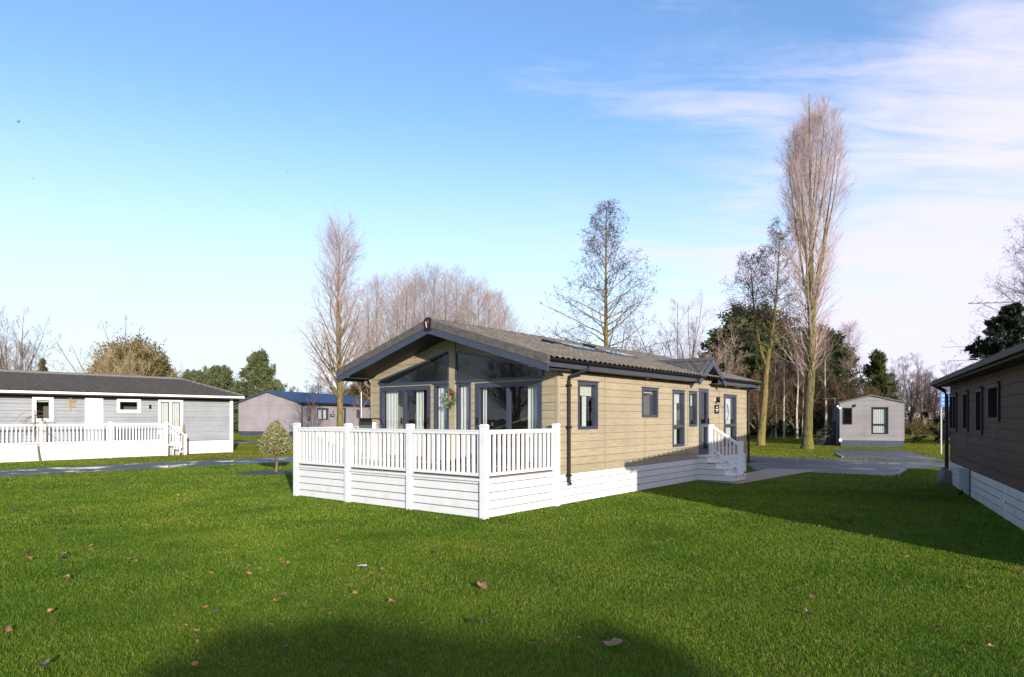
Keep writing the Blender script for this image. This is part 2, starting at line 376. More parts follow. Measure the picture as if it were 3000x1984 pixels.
# ------------------------------------------------------------------ wall / window / roof helpers (local lodge frame)
UPV = np.array([0, 0, 1.0])
class Wall:
    """flat wall: org + a*ux + z*up, outward normal out"""
    def __init__(s, org, ux, out):
        s.o = np.array(org, float); s.u = np.array(ux, float); s.n = np.array(out, float)
    def p(s, a, z, o=0.0):
        return tuple(s.o + a * s.u + o * s.n + np.array([0, 0, z]))
    def boards(s, mb, a0, a1, z0, z1, pitch, holes=(), top=None, proud=0.016, gap=0.010, deep=0.0):
        zs = {z0, z1}
        zz = z0
        edges = set()
        while zz < z1 - 1e-6:
            edges.add(round(zz, 5)); zs.add(round(zz, 5)); zz += pitch
        for h in holes:
            for q in (h[2], h[3]):
                if z0 < q < z1: zs.add(round(q, 5))
        zs = sorted(zs)
        def lim(z):
            return (a0, a1) if top is None else top(z)
        for za, zb in zip(zs[:-1], zs[1:]):
            zm = (za + zb) / 2
            cuts = sorted([(h[0], h[1]) for h in holes if h[2] - 1e-6 <= zm <= h[3] + 1e-6])
            la, lb = lim(za), lim(zb)
            segs = []; cur = None
            left = ('lim', 0)
            for c in cuts:
                segs.append((left, ('a', c[0]))); left = ('a', c[1])
            segs.append((left, ('lim', 1)))
            for A, B in segs:
                aa = [la[0], lb[0]] if A[0] == 'lim' else [A[1], A[1]]
                bb = [la[1], lb[1]] if B[0] == 'lim' else [B[1], B[1]]
                if bb[0] - aa[0] < 1e-4 and bb[1] - aa[1] < 1e-4: continue
                g = gap if round(za, 5) in edges and zb - za > gap * 1.5 else 0.0
                zl = za + g
                mb.quad(s.p(aa[0], zl, proud), s.p(bb[0], zl, proud), s.p(bb[1], zb, proud), s.p(aa[1], zb, proud))
                if g:
                    mb.quad(s.p(aa[0], za, -deep), s.p(bb[0], za, -deep), s.p(bb[0], zl, -deep), s.p(aa[0], zl, -deep))
                    mb.quad(s.p(aa[0], zl, -deep), s.p(bb[0], zl, -deep), s.p(bb[0], zl, proud), s.p(aa[0], zl, proud))
                    mb.quad(s.p(aa[1], zb, proud), s.p(bb[1], zb, proud), s.p(bb[1], zb, -deep), s.p(aa[1], zb, -deep))
    def slab(s, mb, a0, a1, z0, z1, o0, o1):
        q = [s.p(a0, z0, o0), s.p(a1, z0, o0), s.p(a1, z0, o1), s.p(a0, z0, o1)]
        q += [s.p(a0, z1, o0), s.p(a1, z1, o0), s.p(a1, z1, o1), s.p(a0, z1, o1)]
        mb.hexa(q)
def wavy(w, a0, a1, z0, z1, o, amp=0.015, per=0.11):
    n = max(8, int((a1 - a0) / per * 8))
    mb = MB(); pts = []
    for i in range(n + 1):
        a = a0 + (a1 - a0) * i / n
        oo = o + amp * math.sin(2 * math.pi * (a - a0) / per + 0.6 * math.sin(3 * a)) 
        pts += [w.p(a, z0, oo), w.p(a, z1, oo)]
    mb.add(pts, [(2 * i, 2 * i + 2, 2 * i + 3, 2 * i + 1) for i in range(n)])
    return mb
def window(parent, w, a0, a1, z0, z1, fm, trans=None, mull=None, blind=0.0, curtains=(), fw=0.065, proud=0.035, name='window', gl=None, drip=True, depth=0.09, cur=-.15):
    mb = MB()
    for (p0, p1, q0, q1) in ((a0, a1, z0, z0 + fw), (a0, a1, z1 - fw, z1), (a0, a0 + fw, z0 + fw, z1 - fw), (a1 - fw, a1, z0 + fw, z1 - fw)):
        w.slab(mb, p0, p1, q0, q1, -depth, proud)
    if trans is not None:
        w.slab(mb, a0 + fw, a1 - fw, trans - 0.04, trans + 0.04, -depth + 0.01, proud - 0.008)
    for mu in (mull or []):
        zt_ = z1 - fw if trans is None or True else trans
        w.slab(mb, mu - 0.045, mu + 0.045, z0 + fw, z1 - fw, -depth + 0.012, proud - 0.004)
    if drip:
        w.slab(mb, a0 - 0.02, a1 + 0.02, z1 + 0.002, z1 + 0.022, 0.0, proud + 0.03)
    fr = mb.build(name, fm, parent)
    g = MB(); pq = [w.p(a0 + fw * .8, z0 + fw * .8, -0.025), w.p(a1 - fw * .8, z0 + fw * .8, -0.025), w.p(a1 - fw * .8, z1 - fw * .8, -0.025), w.p(a0 + fw * .8, z1 - fw * .8, -0.025)]
    g.quad(*(pq if np.cross(w.u, UPV) @ w.n > 0 else pq[::-1]))
    g.build('pane', gl or M['glass'], fr)
    if blind > 0:
        b = MB(); w.slab(b, a0 + fw, a1 - fw, z1 - fw - blind, z1 - fw + 0.01, -0.12, -0.112); b.build('blind', M['blind'], fr)
    for (c0, c1) in curtains:
        wavy(w, c0, c1, z0 + 0.02, z1 - 0.03, cur).build('curtain', M['curtain'], fr, smooth=True)
    return fr
def tile_slope(x0, x1, yE, zE, yR, zR, per=0.30, amp=0.022, course=0.34, step=0.028, xfun=None, kk=8):
    """pantiled roof slope between eave line y=yE,z=zE and ridge y=yR,z=zR; xfun(b) clips x range at slope fraction b"""
    L = math.hypot(yR - yE, zR - zE); nc = max(1, round(L / course))
    nrm = np.array([0, -(zR - zE), abs(yR - yE)]); nrm = nrm / L
    if yR < yE: nrm[1] = -nrm[1]
    ty = np.array([0, yR - yE, zR - zE])
    nx = int((x1 - x0) / per * kk)
    V = []; Fc = []
    rows = []
    for i in range(nc):
        rows.append((i / nc, step)); rows.append(((i + 1) / nc, 0.0))
    rows.insert(0, (0.0, step - .022))
    for (b, off) in rows:
        a0, a1 = (x0, x1) if xfun is None else xfun(b)
        xs = np.linspace(a0, a1, nx + 1)
        ph = 2 * math.pi * xs / per
        wv = amp * (np.sin(ph) + 0.35 * np.sin(2 * ph + 0.8))
        base = np.array([0, yE, zE]) + ty * b
        P = np.zeros((nx + 1, 3)); P[:, 0] = xs
        P[:, 1] = base[1] + nrm[1] * (wv + off); P[:, 2] = base[2] + nrm[2] * (wv + off)
        V.append(P)
    V = np.concatenate(V); nr = len(rows); w = nx + 1
    for r in range(nr - 1):
        i = np.arange(nx)
        Fc.append(np.stack([r * w + i, r * w + i + 1, (r + 1) * w + i + 1, (r + 1) * w + i], 1))
    return V, np.concatenate(Fc)
def merge(parts):
    Vs = []; Fs = []; o = 0
    for V, Fc in parts:
        Vs.append(V); Fs.append(Fc + o); o += len(V)
    return np.concatenate(Vs), np.concatenate(Fs)

TH = math.atan((3054 - 1500) / F)                 # heading of the main lodge's long side
DV = np.array([math.sin(TH), math.cos(TH)]); NV = np.array([-DV[1], DV[0]])
P0 = np.array([0.966, 14.066])                    # its near right corner
RZ = math.pi / 2 - TH

# ================================================================== MAIN LODGE
lodge = thing('holiday_lodge', 'tan board holiday lodge with slate grey frames and front deck, centre of the photo', 'lodge', (P0[0], P0[1], 0), RZ)
LL, LW, ZE = 11.4, 6.04, 2.86
OV, FO = 0.33, 0.85          # side overhang, front overhang
SL = 0.30
def ztop(y): return 3.06 + SL * (min(y, LW - y) + OV)
side = Wall((0, 0, 0), (1, 0, 0), (0, -1, 0))
front = Wall((0, 0, 0), (0, 1, 0), (-1, 0, 0))
back = Wall((LL, 0, 0), (0, 1, 0), (1, 0, 0))
left = Wall((0, LW, 0), (1, 0, 0), (0, 1, 0))
ZC = 0.65
side_holes = [(0.75, 1.58, 1.60, 2.66), (3.74, 4.64, 1.87, 2.63), (5.54, 6.31, 1.05, 2.62), (6.64, 7.20, 1.60, 2.62), (7.34, 8.07, 0.77, 2.74), (9.32, 10.43, 0.95, 2.60)]
mb = MB()
side.boards(mb, 0, LL, ZC, ZE, 0.17, side_holes, gap=.008, deep=.009)
# gablet above the entrance door
DX, DH, DZ = 7.55, 0.98, 3.60
def dtop(z):
    k = (DZ - 0.16 - z) / 0.62
    return (DX - k, DX + k)
side.boards(mb, DX - DH, DX + DH, ZE, DZ - 0.17, 0.17, top=dtop)
front_holes = [(3.79, 5.67, 0.78, 2.66), (3.18, 3.65, 0.78, 2.67), (2.45, 2.89, 0.78, 2.67), (0.40, 2.30, 0.78, 2.66)]
def gtop(z):
    if z <= 2.93: return (0.0, LW)
    k = (z - 2.93) / SL
    return (k, LW - k)
front.boards(mb, 0, LW, ZC, 3.83, 0.17, front_holes, top=gtop, gap=.008, deep=.009)
back.boards(mb, 0, LW, ZC, 3.83, 0.17, top=gtop)
left.boards(mb, 0, LL, ZC, ZE, 0.17)
mb.build('wall', M['tan'], lodge)
# vertical cover strips and corner trims
for a in (1.91, 3.92, 6.54, 8.94):
    s_ = MB(); zlo = ZC
    zhi = 1.85 if a == 3.92 else ZE
    side.slab(s_, a - 0.02, a + 0.02, ZC, zhi, 0.0, 0.019)
    s_.build('joint_strip', simple('strip_tan', (0.27, 0.21, 0.135), 0.6) if a == 1.91 else bpy.data.materials['strip_tan'], lodge)
s_ = MB(); side.slab(s_, 3.90, 3.94, 2.66, ZE, 0.0, 0.019); s_.build('joint_strip', bpy.data.materials['strip_tan'], lodge)
for (x0, x1, y0, y1) in ((-0.022, 0.035, -0.022, 0.035), (LL - 0.035, LL + 0.022, -0.022, 0.035), (-0.022, 0.035, LW - 0.035, LW + 0.022)):
    MB().box(x0, x1, y0, y1, ZC - 0.01, ZE + 0.03).build('corner_trim', M['tan'], lodge)
p_ = MB(); front.slab(p_, 2.94, 3.13, 0.78, 3.72, 0.0, 0.05); p_.build('pilaster', M['tan'], lodge)
p_ = MB(); front.slab(p_, 0.36, 5.71, 2.685, 2.735, 0.0, 0.03); p_.build('transom_trim', M['tan'], lodge)
# interior shell
it = MB(); it.box(0.25, LL - 0.2, 0.25, LW - 0.25, 0.70, 0.76)
it.quad((0.2, LW - .22, .7), (LL - .2, LW - .22, .7), (LL - .2, LW - .22, 2.95), (0.2, LW - .22, 2.95))
it.quad((4.6, 0.2, .7), (4.6, LW - .2, .7), (4.6, LW - .2, 2.95), (4.6, 0.2, 2.95))
it.quad((7.27, 0.2, .7), (7.27, LW - .2, .7), (7.27, LW - .2, 2.95), (7.27, 0.2, 2.95))
it.quad((8.8, 0.2, .7), (8.8, LW - .2, .7), (8.8, LW - .2, 2.95), (8.8, 0.2, 2.95))
it.quad((LL - .2, 0.2, .7), (LL - .2, LW - .2, .7), (LL - .2, LW - .2, 2.95), (LL - .2, 0.2, 2.95))
it.quad((7.3, 1.6, .7), (LL, 1.6, .7), (LL, 1.6, 2.95), (7.3, 1.6, 2.95))
it.quad((0.1, 0.1, 2.96), (LL - .1, 0.1, 2.96), (LL - .1, LW - .1, 2.96), (0.1, LW - .1, 2.96))
it.build('interior_lining', M['room'], lodge)
# sofa seen dimly through the doors
# side windows
window(lodge, side, 0.75, 1.58, 1.60, 2.66, M['frame'], blind=0.24, curtains=((1.18, 1.36),))
window(lodge, side, 3.74, 4.64, 1.87, 2.63, M['frame'], blind=0.06)
window(lodge, side, 5.54, 6.31, 1.05, 2.62, M['frame'], trans=1.62, blind=0.28, curtains=((5.98, 6.16),))
window(lodge, side, 6.64, 7.20, 1.60, 2.62, M['frame'], blind=0.34)
window(lodge, side, 9.32, 10.43, 0.95, 2.60, M['frame'], trans=1.62, curtains=((9.5, 9.85), (9.95, 10.33)))
# entrance door
dm = MB()
for (p0, p1, q0, q1) in ((7.34, 8.07, 0.77, 0.92), (7.34, 8.07, 2.62, 2.74), (7.34, 7.46, 0.92, 2.62), (7.95, 8.07, 0.92, 2.62), (7.46, 7.95, 1.58, 1.68)):
    side.slab(dm, p0, p1, q0, q1, -0.07, 0.03)
door = dm.build('door', M['frame'], lodge)
g = MB(); g.quad(side.p(7.45, 0.9, -.02), side.p(7.96, 0.9, -.02), side.p(7.96, 2.63, -.02), side.p(7.45, 2.63, -.02)); g.build('pane', M['glass_dark'], door)
wavy(side, 7.5, 7.92, 0.95, 1.58, -0.1, 0.01, 0.08).build('curtain', M['curtain'], door, smooth=True)
h_ = MB(); side.slab(h_, 8.0, 8.02, 1.66, 1.84, 0.03, 0.07); h_.build('handle', M['black'], door)
# front glazing
fd1 = window(lodge, front, 3.79, 5.67, 0.78, 2.66, M['frame'], mull=[4.73], fw=0.11, name='patio_door', curtains=((5.10, 5.55), (4.15, 4.40)), drip=False, cur=-.10, depth=.06)
fd2 = window(lodge, front, 0.40, 2.30, 0.78, 2.66, M['frame'], mull=[1.33], fw=0.11, name='patio_door', curtains=((0.50, 0.85), (2.06, 2.17)), drip=False, cur=-.10, depth=.06)
for dd, a in ((fd1, 3.86), (fd1, 4.80), (fd2, 2.22)):
    h_ = MB(); front.slab(h_, a - 0.015, a + 0.015, 1.70, 1.86, 0.036, 0.075); h_.build('handle', M['black'], dd)
window(lodge, front, 3.18, 3.65, 0.78, 2.67, M['frame'], curtains=((3.24, 3.59),), fw=0.045, cur=-.075, depth=.05)
window(lodge, front, 2.45, 2.89, 0.78, 2.67, M['frame'], curtains=((2.50, 2.84),), fw=0.045, cur=-.075, depth=.05)
def gable_window(pts):
    """pts in (a,z), frame as bars round the outline, dark pane inside"""
    mb = MB(); n = len(pts)
    for i in range(n):
        a, b = np.array(pts[i]), np.array(pts[(i + 1) % n])
        t = (b - a) / np.linalg.norm(b - a); nn = np.array([-t[1], t[0]]) * 0.055
        q = [a - t * .0, b + t * .0, b + nn, a + nn]
        mb.hexa([front.p(x, z, 0.004) for x, z in q] + [front.p(x, z, 0.045 + 0.002 * i) for x, z in q])
    fr = mb.build('gable_window', M['frame'], lodge)
    g = MB(); g.add([front.p(x, z, 0.024) for x, z in pts], [tuple(range(n))]); g.build('pane', M['gable_glass'], fr)
m_, nt_, b_ = newmat('gable_dark_glass'); b_.inputs['Base Color'].default_value = (0.012, 0.013, 0.015, 1); b_.inputs['Roughness'].default_value = 0.03
b_.inputs['Specular IOR Level'].default_value = 0.5; M['gable_glass'] = m_
n_ = nd(nt_, 'ShaderNodeTexNoise', i_Scale=2.0, i_Detail=2.0); mp_ = coords(nt_); lk(nt_, mp_, 'Vector', n_, 'Vector')
bp_ = nd(nt_, 'ShaderNodeBump', i_Strength=0.08, i_Distance=0.02); lk(nt_, n_, 'Fac', bp_, 'Height'); lk(nt_, bp_, 'Normal', b_, 'Normal')
gable_window([(5.67, 2.75), (5.67, 2.80), (3.18, 3.40), (3.18, 2.75)][::-1])
gable_window([(2.89, 2.75), (2.89, 3.40), (0.40, 2.91), (0.40, 2.75)][::-1])
# skirting: white boards
sk = MB()
side.boards(sk, 0.0, LL, 0.0, ZC - 0.005, 0.162, proud=0.012, gap=.014, deep=.05)
Wall((LL, 0, 0), (0, 1, 0), (1, 0, 0)).boards(sk, 0, LW, 0, ZC - .005, 0.162, proud=0.01)
left.boards(sk, 0, LL, 0, ZC - .005, 0.162, proud=0.01)
sk.build('skirting', M['pvc'], lodge)
for a in (2.38, 3.28):
    q = MB(); side.slab(q, a - 0.018, a + 0.018, 0.02, ZC - 0.02, 0.0, 0.022); side.slab(q, a - 0.045, a + 0.045, 0.27, 0.34, 0.022, 0.04); q.build('skirting_latch', M['pvc'], lodge)
# roof
rz = []
yE = -OV - 0.02
X0, X1 = -FO, LL + 0.38
rz.append(tile_slope(X0, X1, yE - .03, ztop(-OV) + .02, LW / 2, ztop(LW / 2) + .01, per=.21, amp=.017, step=.024, course=.3))
V2, F2 = tile_slope(X0, X1, LW + OV + 0.02, ztop(-OV), LW / 2, ztop(LW / 2))
rz.append((V2, F2[:, ::-1]))
Vr, Fr = merge(rz)
roof = npmesh('roof', Vr, Fr, M['tiles'], lodge)
# ridge tiles
q = MB(); x = X0 + 0.01
while x < X1:
    prof = [(0.16, -0.03), (0.10, 0.045), (0.0, 0.075), (-0.10, 0.045), (-0.16, -0.03)]
    zb = ztop(LW / 2) + 0.02; e = min(x + 0.44, X1)
    P = [(x, LW / 2 + a, zb + b) for a, b in prof] + [(e, LW / 2 + a, zb + b - 0.012) for a, b in prof]
    q.add(P, [(i, i + 1, i + 6, i + 5) for i in range(4)] + [(4, 3, 2, 1, 0)]); x += 0.43
q.build('ridge_tile', M['tiles'], roof)
# soffits, fascias, verge
def slope_board(x0, x1, ya, yb, dz0, dz1):
    """board following the gable slope on both sides, between offsets dz below the roof top"""
    mb = MB()
    for sgn in (0, 1):
        f = (lambda y: y) if sgn == 0 else (lambda y: LW - y)
        A, B = f(ya), f(yb)
        q = [(x0, A, ztop(A) - dz0), (x1, A, ztop(A) - dz0), (x1, B, ztop(B) - dz0), (x0, B, ztop(B) - dz0)]
        q += [(x0, A, ztop(A) - dz1), (x1, A, ztop(A) - dz1), (x1, B, ztop(B) - dz1), (x0, B, ztop(B) - dz1)]
        if sgn: q = q[::-1]
        mb.hexa(q)
    return mb
slope_board(X0 + 0.03, 0.0, -OV, LW / 2, 0.24, 0.215).build('soffit', M['soffit'], lodge)
slope_board(X0 - 0.006, X0 + 0.03, -OV - 0.02, LW / 2, 0.275, 0.125).build('bargeboard', M['frame'], lodge)
slope_board(X0 - 0.02, X0 + 0.05, -OV - 0.04, LW / 2, 0.122, -0.058).build('verge_trim', M['vergecol'], lodge)
slope_board(LL + 0.3, LL + 0.39, -OV - 0.02, LW / 2, 0.26, -0.058).build('verge_trim', M['vergecol'], lodge)
ef = MB()
ZB = 2.885
for (xa, xb) in ((X0, 6.62), (8.10, X1)):
    ef.box(xa, xb, -OV, -OV + 0.03, ZB, 3.03)
    ef.box(xa, xb, -OV + 0.03, 0.0, ZB, ZB + 0.02)
ef.box(X0, X1, LW + OV - 0.03, LW + OV, ZB, 3.03); ef.box(X0, X1, LW, LW + OV - 0.03, ZB, ZB + 0.02)
ef.build('fascia', M['anth'], lodge)
for (ya, yb) in ((-OV + .002, .12), (LW - .12, LW + OV - .002)):
    MB().box(X0 - 0.004, X0 + 0.03, ya, yb, ZB - 0.004, 2.97).build('eave_box_end', M['frame'], lodge)
def gutter(xa, xb, y, z, r=0.055):
    mb = MB(); n = 9
    pts = []
    for x in (xa, xb):
        for i in range(n):
            q = math.pi + math.pi * i / (n - 1)
            pts.append((x, y + r * math.cos(q), z + r * math.sin(q)))
        for i in range(n):
            q = 2 * math.pi - math.pi * i / (n - 1)
            pts.append((x, y + (r - .008) * math.cos(q), z + (r - .008) * math.sin(q)))
    m = 2 * n
    mb.add(pts, [(i, (i + 1) % m, m + (i + 1) % m, m + i) for i in range(m)] + [tuple(range(m - 1, -1, -1)), tuple(range(m, 2 * m))])
    return mb
for (xa, xb) in ((X0, 6.9), (8.12, X1)):
    gutter(xa, xb, -OV - 0.058, 3.045).build('gutter', M['black'], lodge)
# downpipes
dp = MB(); dp.tube([(0.62, -OV - 0.06, 3.0), (0.62, -OV - 0.06, 2.9), (0.32, -0.09, 2.74), (0.32, -0.075, 2.66), (0.32, -0.075, 0.5), (0.32, -0.12, 0.42)], 0.036, 10)
for z in (2.55, 1.65, 0.62): dp.box(0.265, 0.375, -0.115, -0.017, z - 0.02, z + 0.02)
dp.build('downpipe', M['black'], lodge)
dp = MB(); dp.tube([(11.55, -OV - 0.06, 3.0), (11.42, -0.1, 2.82), (11.42, -0.09, 2.7), (11.42, -0.09, 0.3)], 0.036, 10); dp.build('downpipe', M['black'], lodge)
dp = MB(); dp.tube([(0.06, LW + OV, 2.98), (0.06, LW + 0.09, 2.7), (0.06, LW + 0.09, 0.3)], 0.036, 10); dp.build('downpipe', M['black'], lodge)
# dormer gablet over the door
yF = -OV - 0.03
def main_y(z): return (z - 3.06) / SL - OV
def dorm_pt(sx, b, y): return (DX + sx * DH * b, y, DZ - 0.60 * b)
V, Fc = [], []
pieces = []
for sx in (-1, 1):
    # tiled slope: courses run up the slope, clipped behind by the main roof
    nb, ny = 6, 26
    grid = []
    rows = []
    for i in range(3):
        rows += [(1 - i / 3, 0.026), (1 - (i + 1) / 3, 0.0)]
    for (b, off) in rows:
        z = DZ - 0.60 * b; ye = max(main_y(z + 0.02), yF + 0.03)
        ys = np.linspace(yF, ye, ny + 1)
        wv = 0.022 * np.sin(2 * math.pi * (ys + 0.33) / 0.27) + off
        nrm = np.array([sx * 0.522, 0, 0.853])
        P = np.stack([DX + sx * DH * b + nrm[0] * wv, ys, z + nrm[2] * wv], 1); grid.append(P)
    Vd = np.concatenate(grid); w_ = ny + 1
    fd = np.concatenate([np.stack([r * w_ + np.arange(ny), r * w_ + np.arange(ny) + 1, (r + 1) * w_ + np.arange(ny) + 1, (r + 1) * w_ + np.arange(ny)], 1) for r in range(5)])
    pieces.append((Vd, fd if sx < 0 else fd[:, ::-1]))
Vd, Fd = merge(pieces)
dorm = npmesh('dormer_roof', Vd, Fd, M['tiles_new'], lodge)
bb = MB()
for sx in (-1, 1):
    q = []
    for y in (yF - 0.035, yF + 0.02):
        q.append([(DX + sx * (DH + 0.06), y, DZ - 0.66), (DX, y, DZ - 0.02 + 0.035), (DX, y, DZ - 0.2), (DX + sx * (DH + 0.02), y, DZ - 0.80)])
    bb.hexa(q[0] + q[1] if sx < 0 else q[0][::-1] + q[1][::-1])
bb.build('bargeboard', M['anth'], dorm)
ss = MB()
for sx in (-1, 1):
    a = [(DX, yF + .02, DZ - .155), (DX + sx * (DH + .02), yF + .02, DZ - .755), (DX + sx * (DH + .02), 0.0, DZ - .755), (DX, 0.0, DZ - .155)]
    b = [(p[0], p[1], p[2] + 0.03) for p in a]
    ss.hexa(a + b if sx > 0 else a[::-1] + b[::-1])
ss.build('soffit', M['soffit'], dorm)
rr_ = MB(); rr_.prism([(DX - .13, yF, DZ - .045), (DX, yF, DZ + .06), (DX + .13, yF, DZ - .045)], (0, main_y(DZ) - yF + 0.1, 0)); rr_.build('ridge_tile', M['tiles_new'], dorm)
vl = MB(); 
for sx in (-1, 1):
    a = np.array([DX + sx * DH, yF + .25, 3.10]); b = np.array([DX, main_y(DZ) + .05, DZ + 0.035]); vl.bar(a, b, 0.10, 0.02)
vl.build('valley_flashing', M['black'], dorm)
# rooflights and vents on the near slope
def roof_box(xa, xb, ya, yb, h0, h1):
    a = [(xa, ya, ztop(ya) + h0), (xb, ya, ztop(ya) + h0), (xb, yb, ztop(yb) + h0), (xa, yb, ztop(yb) + h0)]
    b = [(p[0], p[1] - 0.29 * (h1 - h0), p[2] + (h1 - h0)) for p in a]
    return a + b
for (xa, xb, ya, yb) in ((3.1, 4.5, 1.55, 2.25), (4.75, 6.2, 1.35, 2.05)):
    q = MB(); q.hexa(roof_box(xa, xb, ya, yb, 0.0, 0.075)); rl = q.build('rooflight', M['anth'], roof)
    q = MB(); q.hexa(roof_box(xa + .07, xb - .07, ya + .07, yb - .07, 0.07, 0.085)); q.build('pane', M['gable_glass'], rl)
for (xa, ya) in ((2.35, 1.9), (5.2, 2.45)):
    q = MB(); q.hexa(roof_box(xa, xa + .3, ya, ya + .25, 0.0, 0.10)); q.build('roof_vent', M['black'], roof)
# ridge end plate with the maker's red and white stroke emblem
rp = MB(); xp = X0 - 0.03
yc, zc = LW / 2, ztop(LW / 2)
rp.prism([(xp, yc + .10, zc - .22), (xp, yc + .12, zc + .02), (xp, yc + .06, zc + .09), (xp, yc - .06, zc + .09), (xp, yc - .12, zc + .02), (xp, yc - .10, zc - .22)], (0.06, 0, 0))
fin = rp.build('ridge_end_plate', M['black'], lodge)
e1 = MB(); e1.prism([(xp - .004, yc + .055, zc - .01), (xp - .004, yc + .035, zc + .01), (xp - .004, yc + .008, zc - .14), (xp - .004, yc + .028, zc - .14)], (0.003, 0, 0)); e1.build('white_stroke', M['white'], fin)
e1 = MB(); e1.prism([(xp - .004, yc - .02, zc + .035), (xp - .004, yc - .042, zc + .035), (xp - .004, yc - .038, zc - .07), (xp - .004, yc - .02, zc - .07)], (0.003, 0, 0)); e1.build('red_stroke', M['red'], fin)
# ------------------------------------------------------------------ things fixed on the lodge
def wall_lamp(name, label, w, a, z, mp, rz, loc):
    t = thing(name, label, 'wall lamp', loc, rz)
    b = MB(); w.slab(b, a - 0.05, a + 0.05, z - 0.05, z + 0.05, 0.016, 0.035); b.build('back_plate', M['white'], t)
    b = MB(); c = np.array(w.p(a, z, 0.12)); b.tube([c + [0, 0, -0.085], c + [0, 0, 0.085]], 0.055, 12); b.bar(w.p(a, z, 0.035), w.p(a, z, 0.10), 0.03, 0.03); b.build('lamp_body', M['black'], t, True)
    return t
wall_lamp('wall_lamp', 'small black wall lamp above the nameplate beside the tan lodge door', side, 8.61, 2.42, None, RZ, (P0[0], P0[1], 0))
np_ = thing('nameplate', 'square black nameplate with white emblem beside the tan lodge door', 'sign', (P0[0], P0[1], 0), RZ)
b = MB(); side.slab(b, 8.54, 8.88, 1.99, 2.26, 0.017, 0.035); b.build('plate', M['black'], np_)
b = MB()
for k in range(5):
    q = R(40 + 25 * k); c = np.array([8.71, 2.155])
    d_ = np.array([math.cos(q), math.sin(q)])
    a_, e_ = c + d_ * .012, c + d_ * .06; nn = np.array([-d_[1], d_[0]]) * .009
    b.quad(side.p(*(a_ - nn * .5), .0375), side.p(*(a_ + nn * .5), .0375), side.p(*(e_ + nn), .0375), side.p(*(e_ - nn), .0375))
b.build('emblem', M['white'], np_)
b = MB()
for k, (x0, x1) in enumerate(((8.60, 8.645), (8.655, 8.70), (8.71, 8.765), (8.775, 8.82))):
    side.slab(b, x0, x1, 2.10, 2.13, 0.035, 0.0375)
for (x0, x1) in ((8.64, 8.68), (8.69, 8.73), (8.74, 8.78)): side.slab(b, x0, x1, 2.06, 2.075, 0.035, 0.0375)
b.build('lettering', M['white'], np_)
# wreath on the pilaster
wr = thing('door_wreath', 'oval brown wicker wreath with green leaves hung between the front windows', 'wreath', (P0[0], P0[1], 0), RZ)
ring = MB()
for j in range(8):
    pts = []
    for i in range(25):
        q = 2 * math.pi * i / 24; rj = (1.1 - .07 * j) + 0.08 * math.sin(5 * q + j * 1.7)
        pts.append(front.p(3.03 + 0.125 * rj * math.cos(q), 2.33 + 0.185 * rj * math.sin(q), 0.085 + 0.02 * math.cos(4 * q + j)))
    ring.tube(pts, 0.016, 5, False)
ring.build('wicker_ring', M['wicker'], wr, True)
lv = MB()
for i in range(80):
    q = rnd.choice([R(rnd.gauss(215, 20)), R(rnd.gauss(40, 24)), R(rnd.gauss(310, 18))])
    c = np.array(front.p(3.03 + 0.15 * math.cos(q) + rnd.gauss(0, .03), 2.33 + 0.21 * math.sin(q) + rnd.gauss(0, .035), 0.11 + rnd.random() * 0.05))
    u = np.array([rnd.gauss(0, 1) for _ in range(3)]); u /= np.linalg.norm(u); w_ = np.cross(u, [0.3, .8, .5]); w_ /= np.linalg.norm(w_)
    s = rnd.uniform(.02, .04); lv.quad(c - u * s, c - w_ * s * .5, c + u * s, c + w_ * s * .5)
lv.build('leaves', M['green_leaf'], wr)
# TV aerials
def aerial(label, loc, rz, mast, boom, n, tilt=0.03, base=None):
    t = thing('television_aerial', label, 'aerial', loc, rz)
    m = MB(); m.tube([(0, 0, 0), (0, 0, mast)], 0.014, 8); m.box(-.05, .05, -.05, .05, -0.05, 0.06); m.build('mast', M['metal'], t)
    b = MB(); b.bar((-boom * .75, 0, mast - .06 - tilt), (boom * .25, 0, mast - .06 + tilt), 0.016, 0.016); bo = b.build('boom', M['white'] if n < 9 else M['boom_grey'], t)
    e = MB()
    for i in range(n):
        x = -boom * .73 + boom * .9 * i / (n - 1); e.bar((x, -0.11, mast - .06), (x, 0.11, mast - .06), 0.008, 0.008)
    e.build('elements', M['metal'], bo)
    r_ = MB()
    for dz in (-1, 1):
        r_.bar((boom * .2, 0, mast - .06 + .02 * dz), (boom * .2 - .14, 0, mast - .06 + dz * .26), 0.2, 0.012)
    r_.build('reflector', M['black'], bo)
    return t
ap = P0 + 1.6 * DV + 5.0 * NV
aerial('white boom television aerial with black fins behind the left verge of the tan lodge', (ap[0], ap[1], ztop(LW - 5.0) - 0.02), R(2), 0.36, 0.95, 8)

